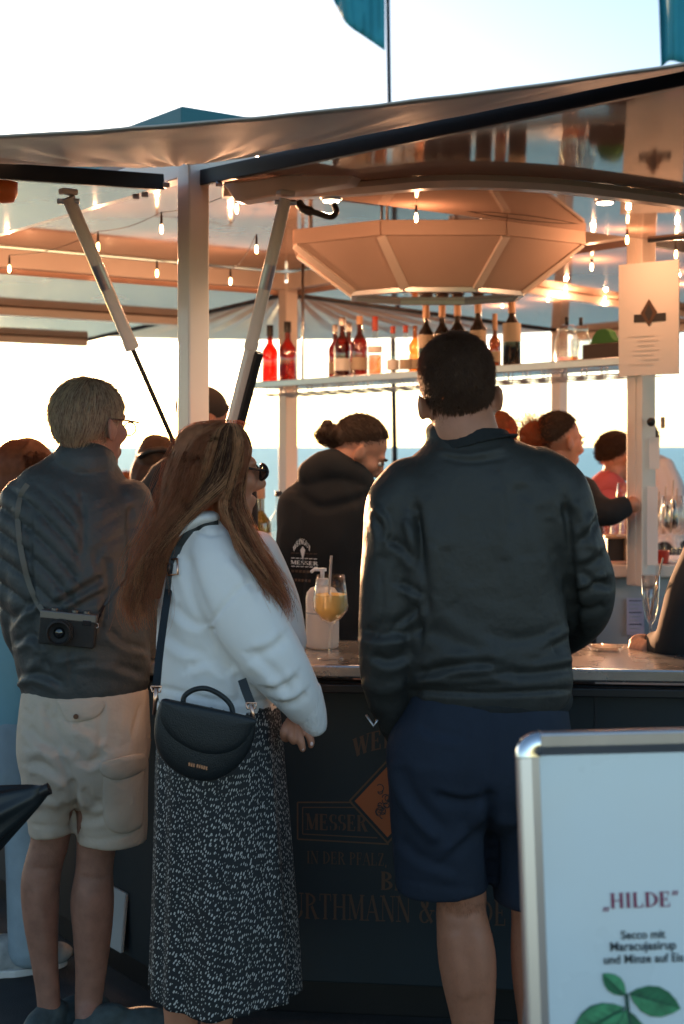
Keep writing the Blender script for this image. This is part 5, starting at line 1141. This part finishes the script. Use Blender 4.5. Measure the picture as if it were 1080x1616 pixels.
def pocket(pts, lift, name, base):
    qd = crom(pts+[pts[0]], 3)[:-1]; c = qd.mean(0)
    for i_ in range(len(qd)):
        while bvp.ray_cast(Vector((0,0,CH)), (Vector(P(*qd[i_],1.0))-Vector((0,0,CH))).normalized(), 60)[0] is None: qd[i_] = qd[i_]*.94 + c*.06
    vv = [on_cloth(x,y,bvp,-.004) for x,y in qd]; v2 = [on_cloth(*(c+(p-c)*.985),bvp,lift*.8) for p in qd]; v3 = [on_cloth(*(c+(p-c)*.9),bvp,lift) for p in qd]; v4 = [on_cloth(*(c+(p-c)*.45),bvp,lift*1.1) for p in qd]; nq = len(qd)
    Fc = [(i*nq+k, i*nq+(k+1)%nq, (i+1)*nq+(k+1)%nq, (i+1)*nq+k) for i in range(3) for k in range(nq)] + [tuple(3*nq+k for k in range(nq))]
    return obj(name, (np.array(vv+v2+v3+v4), Fc), M_beige, base, smooth=True, crease_angle=55)
pocket([(163,1218),(195,1224),(228,1212),(228,1280),(222,1306),(190,1316),(164,1296)], .012, 'cargo_pocket', so)
pocket([(157,1203),(230,1188),(233,1212),(190,1231),(160,1222)], .020, 'pocket_flap', so)
pocket([(89,1106),(160,1106),(158,1128),(130,1138),(105,1136)], .006, 'pocket_flap', so)
obj('button', lathe([(0,0),(.007,0),(.006,.003)], on_cloth(120,1131,bvp,.012), 12, (0,-1,0)), mat('brown_button',(.12,.05,.025),.4), so, smooth=True, crease_angle=40)
gs = obj('spectacles', pipe([h.w(.083,-.012,.016), h.w(.080,.05,.015), h.w(.070,.100,.012)], .0026, 8), mat('brown_frame',(.06,.02,.012),.35), C_, smooth=True)
for sx in (1,-1):
    pts = [h.w(sx*(.034+.024*math.cos(a)), .103, -.004+.017*math.sin(a)) for a in np.linspace(0,2*math.pi,18,endpoint=False)]
    obj('rim', pipe(pts+[pts[0]], .002, 6), MATS['brown_frame'], gs, smooth=True); obj('lens', prism(pts, h.f*.002), G_clear, gs)
# his camera
ctr = on_cloth(108,993,bvj,.0); cd = min(on_cloth(x,993,bvj,0)[1] for x in (70,108,148)) - .005
cm = thing('camera', 'compact black and silver camera hanging on the older man\'s back', 'camera', P(108,1022,cd-.02))
M_camb = mat('black_camera_skin', (.015,.014,.013), .6, bump=.4, bscale=600); M_cams = mat('grey_camera_metal', (.16,.15,.14), .4, metal=.6)
s = cd/F; tl = norm((1,0,-.10)); tz = norm((.10,0,1)); cax = (tl, vec((0,1,0)), tz); cc = P(108,994,cd-.018)
cb = obj('camera_body', box(cc-tz*.004, (88*s,.036,44*s), cax), M_camb, cm, bevel=.004)
obj('top_plate', box(cc+tz*22*s, (89*s,.037,13*s), cax), M_cams, cm, bevel=.003)
ln = obj('lens', lathe([(21*s,0),(21*s,.012),(19.5*s,.013),(19.5*s,.026),(17*s,.028),(15*s,.020),(9*s,.014),(0,.016)], cc+tl*-10*s-vec((0,.018,0))-tz*3*s, 28, (0,-1,0)), M_camb, cm, smooth=True, crease_angle=35)
obj('front_glass', lathe([(9*s,0),(5*s,.003),(0,.004)], cc+tl*-10*s-vec((0,.033,0))-tz*3*s, 22, (0,-1,0)), M_lens, ln, smooth=True)
obj('viewfinder', box(cc+tl*30*s-vec((0,.019,0))+tz*15*s, (13*s,.003,8*s), cax), M_lens, cm, bevel=.001)
for u in (-24,8,26): obj('dial', lathe([(5.5*s,0),(5.5*s,.006),(4.8*s,.007)], cc+tl*u*s+tz*28*s, 16, tz), M_cams, cm, smooth=True, crease_angle=40)
obj('camera_strap', ribbon([on_cloth(x,y,bvj,.006) for x,y in crom([(44,764),(34,780),(28,810),(32,860),(44,915),(58,950)], 5)] + [cc+tl*-42*s+tz*24*s], .014, .003), mat('olive_strap',(.13,.12,.10),.7), cm, smooth=True, crease_angle=40)
obj('camera_strap', ribbon([cc+tl*44*s+tz*18*s, on_cloth(165,955,bvj,.004), on_cloth(190,925,bvj,.004), on_cloth(214,890,bvj,.004)], .006, .003), M_dark, cm)
obj('strap_ring', pipe([cc+tl*45*s+tz*12*s+vec((.004*math.cos(a),-.01,.006*math.sin(a))) for a in np.linspace(0,6.28,10)], .0012, 6), M_steel, cm, smooth=True)

# ------------------------------------------------------------------ bar keeper in the black hoodie
M_hoodie = mat('black_fleece', (.006,.0055,.006), .9, var=.15, vscale=10, bump=.2, bscale=400, sheen=.03)
D = 4.75
E = man('bar keeper with a dark bun and printed black hoodie bending over the bar', 530, D)
h = Hd(568,711,D,(.78,.10,-.62),(.5,0,.8),.94)
body = h.prims(1.05) + h.ears() + [tube([(562,715,0,28,30),(535,745,0,34,34),(520,790,0,40,36)], D), tube([(520,790,0,60,45),(520,1000,0,60,45),(520,1150,0,55,45)], D), tube([(500,1150,0,34),(498,1330,0,28),(498,1440,0,24)], D), tube([(540,1150,.0,34),(545,1330,0,28),(545,1440,0,24)], D), tube([(590,800,.06,22),(612,880,.10,18),(590,960,-.02,16),(600,985,-.08,14)], D)]
V, Fq = blob(body, .007, 4); bo_ = obj('body', (V,Fq), M_skin, E, smooth=True); h.eyes(E)
scalp(h, 3500, .022, H_dark, E, 1.06, comb=(0,-1,.05), lift=.12, seed=9, hl=(-.045,.95), r=.0009, fade=.012, shell_noise=.04)
bun = [ellipsoid(h.w(0,-.105,-.02), (.035,.045,.026), h.ax), ellipsoid(h.w(0,-.08,0), (.05,.045,.04), h.ax)] + [ellipsoid(h.w(random.uniform(-.03,.03),-.08-random.uniform(0,.075),-.02+random.uniform(-.025,.03)), [random.uniform(.012,.02)]*3) for _ in range(26)]
rg = np.random.RandomState(8); bc = h.w(0,-.115,-.022); paths = []
for k in range(420):
    d0 = rg.normal(size=3); d0 /= np.linalg.norm(d0); ph = rg.rand()*6.28
    paths.append([bc + d0*vec((.045,.04,.032))*(.85+.35*j/9) + .008*vec((math.sin(j*1.3+ph),math.cos(j*1.1+ph),math.sin(j*1.6+ph))) for j in range(10)])
obj('hair_bun', joinq([blob(bun, .004, 2), strands(paths, .0012)]), H_dark, E, smooth=True)
hv = [tube([(520,752,0,48,40),(522,785,0,80,52),(520,850,0,80,58),(515,930,0,64,54),(512,1010,0,62,54),(512,1090,0,60,52)], D, 28),
      tube([(492,752,-.03,26,30),(520,738,-.03,30,34),(560,750,-.02,24,30),(580,770,-.01,16,20)], D), tube([(470,795,-.03,28,34),(460,860,-.05,22,30),(462,900,-.03,18,26)], D), tube([(585,800,.02,30,34),(606,860,.05,26,30),(600,925,.02,24,28),(590,960,-.03,20,24)], D)]
V, Fq = blob(hv, .008, 4); V = folds(V, Fq, .012, 8, rot=-40, stretch=2.6, seed=61); V = folds(V, Fq, .006, 15, rot=30, stretch=3, seed=63)
V = creases(V, Fq, [([(470,775),(505,800),(560,790),(595,775)], -.012, 8), ([(480,860),(475,930),(470,990)], -.012, 6)])
ho = obj('hoodie', (V,Fq), M_hoodie, E, smooth=True); bvo = bvh_of(V, Fq)
def px_text(text, x0, y, x1, hpx, thick=1.2, arch=0.0, rot=0.0):
    q, wd = serif(text, hpx, thick); k = (x1-x0)/wd
    return [[(x0+u*k, y - v + arch*((u/wd-.5)**2)*4 + rot*(u*k)) for u, v, l in qq] for qq in q]
obj('hoodie_print', decal(px_text('WEINGUT',463,859,490,9,1.4,13), bvo), M_wlabel, ho)
obj('hoodie_print', decal(px_text('MESSER',459,890,502,6,1.3,0,.06), bvo), M_wlabel, ho)
for y_, w_ in ((872,42),(880,42),(893,43),(899,36),(913,32)): obj('hoodie_print', decal([[(460+k*w_/6,y_+k*.3),(460+(k+1)*w_/6-1.5,y_+k*.3),(460+(k+1)*w_/6-1.5,y_+k*.3+(1.2 if y_ < 895 else 4)),(460+k*w_/6,y_+k*.3+(1.2 if y_ < 895 else 4))] for k in range(6)], bvo), M_gold if y_ > 895 or y_ == 872 else M_wlabel, ho)
obj('hoodie_print', decal([[(474,868),(478,862),(482,868),(478,884)]], bvo, .004), M_wlabel, ho)

# ------------------------------------------------------------------ the others
def bust(label, hx, hy, d, f, up, k, skin, torso, arms, cloth, voxel=.008, legs=True, head=True, seed=1, fold=.012):
    t_ = man(label, torso[0][0], d); h = Hd(hx,hy,d,f,up,k)
    x1, y1 = torso[-1][0], torso[-1][1]; sc = F/d; gy = CY + CH*sc - .06*sc
    bd_ = h.prims() + h.ears() + [tube([(hx-(hx-torso[0][0])*.3,hy+.05*sc,0,.05*sc,.055*sc),(torso[0][0],torso[0][1]+.02*sc,0,.058*sc)], d), tube([(torso[0][0],torso[0][1]+8,0,.07*sc),(x1,y1,0,.09*sc)], d)]
    for sx in (-1,1): bd_.append(tube([(x1+sx*.09*sc,y1-5,0,.075*sc),(x1+sx*.09*sc,(y1+gy)/2,0,.06*sc),(x1+sx*.09*sc,gy,0,.042*sc)], d))
    for a in arms: bd_.append(tube([(p[0],p[1],p[2],p[3]*.62) for p in a[0]] + ([(a[1][0],a[1][1],a[1][2],.035*sc)] if a[1] else []), d))
    V, Fq = blob(bd_, .008, 4); obj('body', (V,Fq), skin, t_, smooth=True)
    V, Fq = blob([tube(torso, d, 26)] + [tube(a[0], d, 18) for a in arms], voxel, 4); V = folds(V, Fq, fold, 8, rot=35, stretch=2.5, seed=seed)
    co = obj('top', (V,Fq), cloth, t_, smooth=True)
    tr = [tube([(x1,y1-12,0,.16*sc,.12*sc),(x1,y1+.14*sc,0,.165*sc,.125*sc)], d, 24)] + [tube([(x1+sx*.085*sc,y1+.08*sc,0,.09*sc),(x1+sx*.09*sc,(y1+gy)/2,0,.075*sc),(x1+sx*.09*sc,gy-.02*sc,0,.065*sc)], d, 18) for sx in (-1,1)]
    return t_, h, tr
M_jean = mat('light_denim', (.30,.38,.44), .85, var=.12, vscale=14, bump=.2, bscale=500); M_blue = mat('pale_blue_jacket', (.20,.40,.48), .6, var=.06)
M_darkcl = mat('dark_cloth', (.012,.012,.014), .85, var=.1); M_redh = mat('red_hoodie_cloth', (.42,.075,.075), .85, var=.08); M_wshirt = mat('pale_grey_shirt', (.55,.53,.52), .8)
D = 4.2
t_, h, tr = bust('woman with a chin-length auburn bob and pale blue jacket at the left edge', 48, 755, D, (.75,.62,-.05), (0,0,1), .96, M_skin,
    [(30,808,0,30),(15,840,0,95,55),(5,920,0,100,62),(2,1040,0,98,62),(0,1150,0,92,60)], [([(80,860,0,34,40),(84,960,0,32,38),(72,1060,-.03,28,34)], (60,1100,-.06)), ([(-70,860,0,34,40),(-76,1000,0,30,36)], None)], M_blue, seed=3)
obj('jeans', blob(tr, .008, 4), M_jean, t_, smooth=True)
shoe(P(18,0,D)+vec((.02,.05,0)), (.9,.4,0), .27, .10, mat_=mat('grey_sneaker',(.42,.43,.43),.8,var=.25,vscale=30), parent=t_); shoe(P(-38,0,D)+vec((.02,.05,0)), (.9,.4,0), .27, .10, mat_=MATS['grey_sneaker'], parent=t_)
capv = [h.e((0,-.022,.034),(.086,.102,.090)), h.e((0,-.045,-.03),(.085,.075,.09)), h.e((.055,-.01,-.045),(.035,.055,.07)), h.e((-.055,-.01,-.045),(.035,.055,.07))]
cv, cf = blob(capv, .006, 6); cv = folds(cv, cf, .006, 22, rot=0, stretch=6, seed=2)
obj('hair', joinq([(cv, cf), hairlock([(40,704),(14,716),(0,745),(-8,800)], [(50,704),(80,716),(78,735),(52,765)], 1200, D, [(0,.02),(.4,.10),(1,.10)], 12, jit=3, wave=3, ends=.1)]), H_auburn, t_, smooth=True)
D = 5.6
t_, h, tr = bust('dark-clothed person with a bun behind the bomber jacket\'s right shoulder', 884, 697, D, (.86,.40,-.12), (0,0,1), .96, M_skin,
    [(872,742,0,26),(872,775,0,72,46),(872,860,0,78,52),(872,960,0,70,50)], [([(915,775,-.02,28),(935,800,-.10,26),(962,808,-.16,22),(985,800,-.16,18)], (1000,796,-.16)), ([(815,775,0,26),(805,860,0,24)], None)], M_darkcl, seed=8)
obj('trousers', blob(tr, .009, 4), M_darkcl, t_, smooth=True); h.eyes(t_)
scalp(h, 3000, .02, H_dark, t_, 1.06, comb=(0,-1,.2), lift=.12, seed=12, hl=(-.035,.95), r=.0009, fade=.012, shell_noise=.04)
rg = np.random.RandomState(4); bc = P(845,688,D-.01)
paths = []
for k in range(520):
    d0 = rg.normal(size=3); d0 /= np.linalg.norm(d0); st = bc + d0*vec((.05,.05,.055)); ph = rg.rand()*6.28
    paths.append([st*(1-j/9)+(bc+d0*vec((.12,.09,.115))*(.7+.4*rg.rand()))*(j/9) + .007*vec((math.sin(j*1.4+ph),math.cos(j*1.2+ph),math.sin(j*1.7))) for j in range(10)])
cv, cf = blob([ellipsoid(bc, (.062,.055,.06))], .006, 3); cv = folds(cv, cf, .012, 30, stretch=1, seed=6)
obj('hair_bun', joinq([(cv,cf), strands(paths, .0011)]), H_red, t_, smooth=True)
D = 6.9
t_, h, tr = bust('person in a red hooded top sitting behind the right post', 973, 722, D, (.80,.55,-.08), (0,0,1), .98, M_skin,
    [(962,758,0,22),(960,780,0,46,34),(958,850,0,56,40),(958,930,0,54,40)], [([(985,790,-.02,18),(998,850,-.05,16)], None), ([(925,795,0,17),(915,870,0,16)], None)], M_redh, seed=9)
obj('trousers', blob(tr, .009, 4), M_jean, t_, smooth=True)
obj('hood', blob([tube([(935,772,-.03,12,18),(958,758,-.06,16,22),(986,776,-.04,12,16)], D)], .008, 4), M_redh, t_, smooth=True)
scalp(h, 3500, .022, hairmat('brown_crop',(.075,.035,.018),.35), t_, 1.08, comb=(0,.2,1), lift=.6, seed=14, hl=(-.030,.75), r=.0009, fade=.015)
D = 7.6
t_, h, tr = bust('person in a pale shirt leaning forward right of the taped post', 1012, 700, D, (.5,.6,-.5), (.3,0,.9), 1.0, M_skin,
    [(1026,728,0,16),(1040,745,0,26,26),(1052,800,0,34,30),(1050,880,0,36,32)], [([(1050,735,-.04,14),(1066,775,-.08,12),(1060,815,-.1,10)], None)], M_wshirt, seed=10)
obj('trousers', blob(tr, .01, 4), M_darkcl, t_, smooth=True); scalp(h, 1500, .02, MATS['brown_crop'], t_, 1.06, seed=15)
# arm of the guest at the right edge
D = 4.0
t_, h, tr = bust('person in black at the right edge leaning a bent arm on the counter', 1212, 690, D, (-.5,.85,0), (0,0,1), 1.0, M_skin,
    [(1205,765,0,34),(1205,800,0,90,62),(1205,920,0,98,70),(1205,1060,0,96,66)], [([(1122,880,-.02,44,46),(1094,930,-.06,38,44),(1076,985,-.08,36,42),(1062,1012,-.06,32,38),(1036,1022,.02,22,26)], (1014,1022,.06)), ([(1290,850,0,40),(1296,980,0,36)], None)], M_darkcl, seed=11, fold=.016)
obj('trousers', blob(tr, .01, 4), M_darkcl, t_, smooth=True); scalp(h, 1500, .03, MATS['brown_crop'], t_, 1.06, seed=16)
hnd = [tube([(1030,1022,.02,15,14),(1014,1022,.05,19,15),(1004,1024,.07,16,13)], D)] + [tube([(1006+k*5,1012+k*1.5,.03-.015*k,8),(998+k*6,1024+k,.015-.015*k,7.5),(1004+k*6,1034,.02-.012*k,7)], D, 12) for k in range(4)] + [tube([(1020,1008,.03,8),(1006,1008,.03,7.5),(998,1014,.035,6.5)], D, 12)]
obj('hand', blob(hnd, .004, 3), M_skin, t_, smooth=True)
# people beyond the post on the left
D = 5.9
t_, h, tr = bust('person with dark swept hair and raised glasses behind the long-haired woman', 250, 735, D, (.2,.95,-.2), (0,0,1), 1.0, M_skin,
    [(255,790,0,24),(258,815,0,70,46),(260,900,0,76,50),(260,1010,0,72,50)], [([(200,820,0,24),(195,930,0,22)], None), ([(318,820,0,24),(322,930,0,22)], None)], M_darkcl, seed=12)
obj('trousers', blob(tr, .01, 4), M_darkcl, t_, smooth=True)
cv, cf = blob([h.e((0,-.02,.035),(.084,.104,.09)), h.e((0,-.05,-.06),(.085,.06,.10)), h.e((-.05,-.03,-.05),(.05,.06,.09))], .006, 6); cv = folds(cv, cf, .008, 20, stretch=5, seed=7)
obj('hair', joinq([(cv,cf), hairlock([(262,703),(232,712),(214,745),(208,800)], [(272,703),(290,715),(296,750),(290,800)], 900, D, [(0,.02),(.4,.10),(1,.12)], 21, jit=4, wave=4)]), H_dark, t_, smooth=True)
gl = obj('raised_glasses', pipe([P(219,722,D-.12), P(235,712,D-.13), P(256,709,D-.12), P(270,714,D-.1)], .012, 8), M_dark, t_, smooth=True)
D = 6.6
t_, h, tr = bust('person with light brown hair, only the crown showing over the older man\'s shoulder', 200, 785, D, (-.2,.95,0), (0,0,1), .95, M_skin,
    [(200,825,0,20),(200,850,0,58,40),(200,950,0,62,44)], [([(150,860,0,20),(146,950,0,18)], None)], M_jean, seed=13)
obj('trousers', blob(tr, .01, 4), M_darkcl, t_, smooth=True); scalp(h, 3000, .03, H_brown, t_, 1.1, seed=22, hl=(-.09,.5), lift=.3)
D = 5.3
t_, h, tr = bust('tall person in a dark cap standing hidden behind the white front post', 322, 662, D, (.85,.5,-.05), (0,0,1), 1.02, M_skin2,
    [(315,725,0,28),(312,755,0,84,54),(312,880,0,88,58),(312,1000,0,80,56)], [([(245,770,0,26),(238,900,0,24)], None), ([(380,770,0,26),(386,880,0,24)], None)], M_darkcl, seed=14)
obj('trousers', blob(tr, .01, 4), M_darkcl, t_, smooth=True)
obj('cap', blob([h.e((0,-.012,.045),(.082,.100,.080)), h.e((0,.09,.045),(.06,.06,.010))], .006, 4), mat('dark_cap',(.03,.022,.018),.8), t_, smooth=True)
D = 5.9
t_, h, tr = bust('person with smooth auburn hair just right of the cropped head', 782, 695, D, (-.3,.9,-.1), (0,0,1), .98, M_skin,
    [(778,750,0,26),(776,780,0,72,46),(776,880,0,78,50),(776,980,0,72,50)], [([(715,790,0,24),(712,900,0,22)], None)], M_darkcl, seed=15)
obj('trousers', blob(tr, .01, 4), M_darkcl, t_, smooth=True)
cv, cf = blob([h.e((0,-.02,.035),(.084,.104,.09)), h.e((0,-.05,-.08),(.085,.06,.12))], .006, 6); cv = folds(cv, cf, .006, 22, stretch=6, seed=8)
obj('hair', (cv,cf), H_auburn, t_, smooth=True)
# folded black umbrella poking in at the left edge
M_umb = mat('black_umbrella_cloth', (.012,.016,.018), .4, var=.1)
um = thing('umbrella', 'half-folded black umbrella poking in from the left edge below the shorts', 'umbrella', at(P(-90,0,3.0), 0))
Du = 3.0
cone = []
tip, far = P(70,1248,Du), P(-190,1370,Du)
n = 40; V = []
ax_ = norm(far-tip); sd = norm(np.cross(ax_, (0,1,0))); dp = np.cross(ax_, sd)
for i in range(16):
    t_ = i/15; rr = .014 + .125*t_**.85
    for k in range(n):
        a = 2*math.pi*k/n; r_ = rr*(1+.20*math.cos(8*a)*min(1,t_*2)*(1 if k%2 else .96))
        V.append(tip*(1-t_)+far*t_ + sd*r_*math.cos(a) + dp*r_*math.sin(a)*.7)
Fc = [(i*n+k, i*n+(k+1)%n, (i+1)*n+(k+1)%n, (i+1)*n+k) for i in range(15) for k in range(n)] + [tuple(range(n))]
obj('canopy', (np.array(V), Fc), M_umb, um, smooth=True)
obj('tip', pipe([tip+ax_*.01, tip-ax_*.012], .013, 12), M_dark, um, smooth=True, crease_angle=40)
obj('shaft', pipe([tip, far+ax_*.15, vec((far[0]+ax_[0]*.35, Du, .03))], .008, 8), M_dark, um, smooth=True)
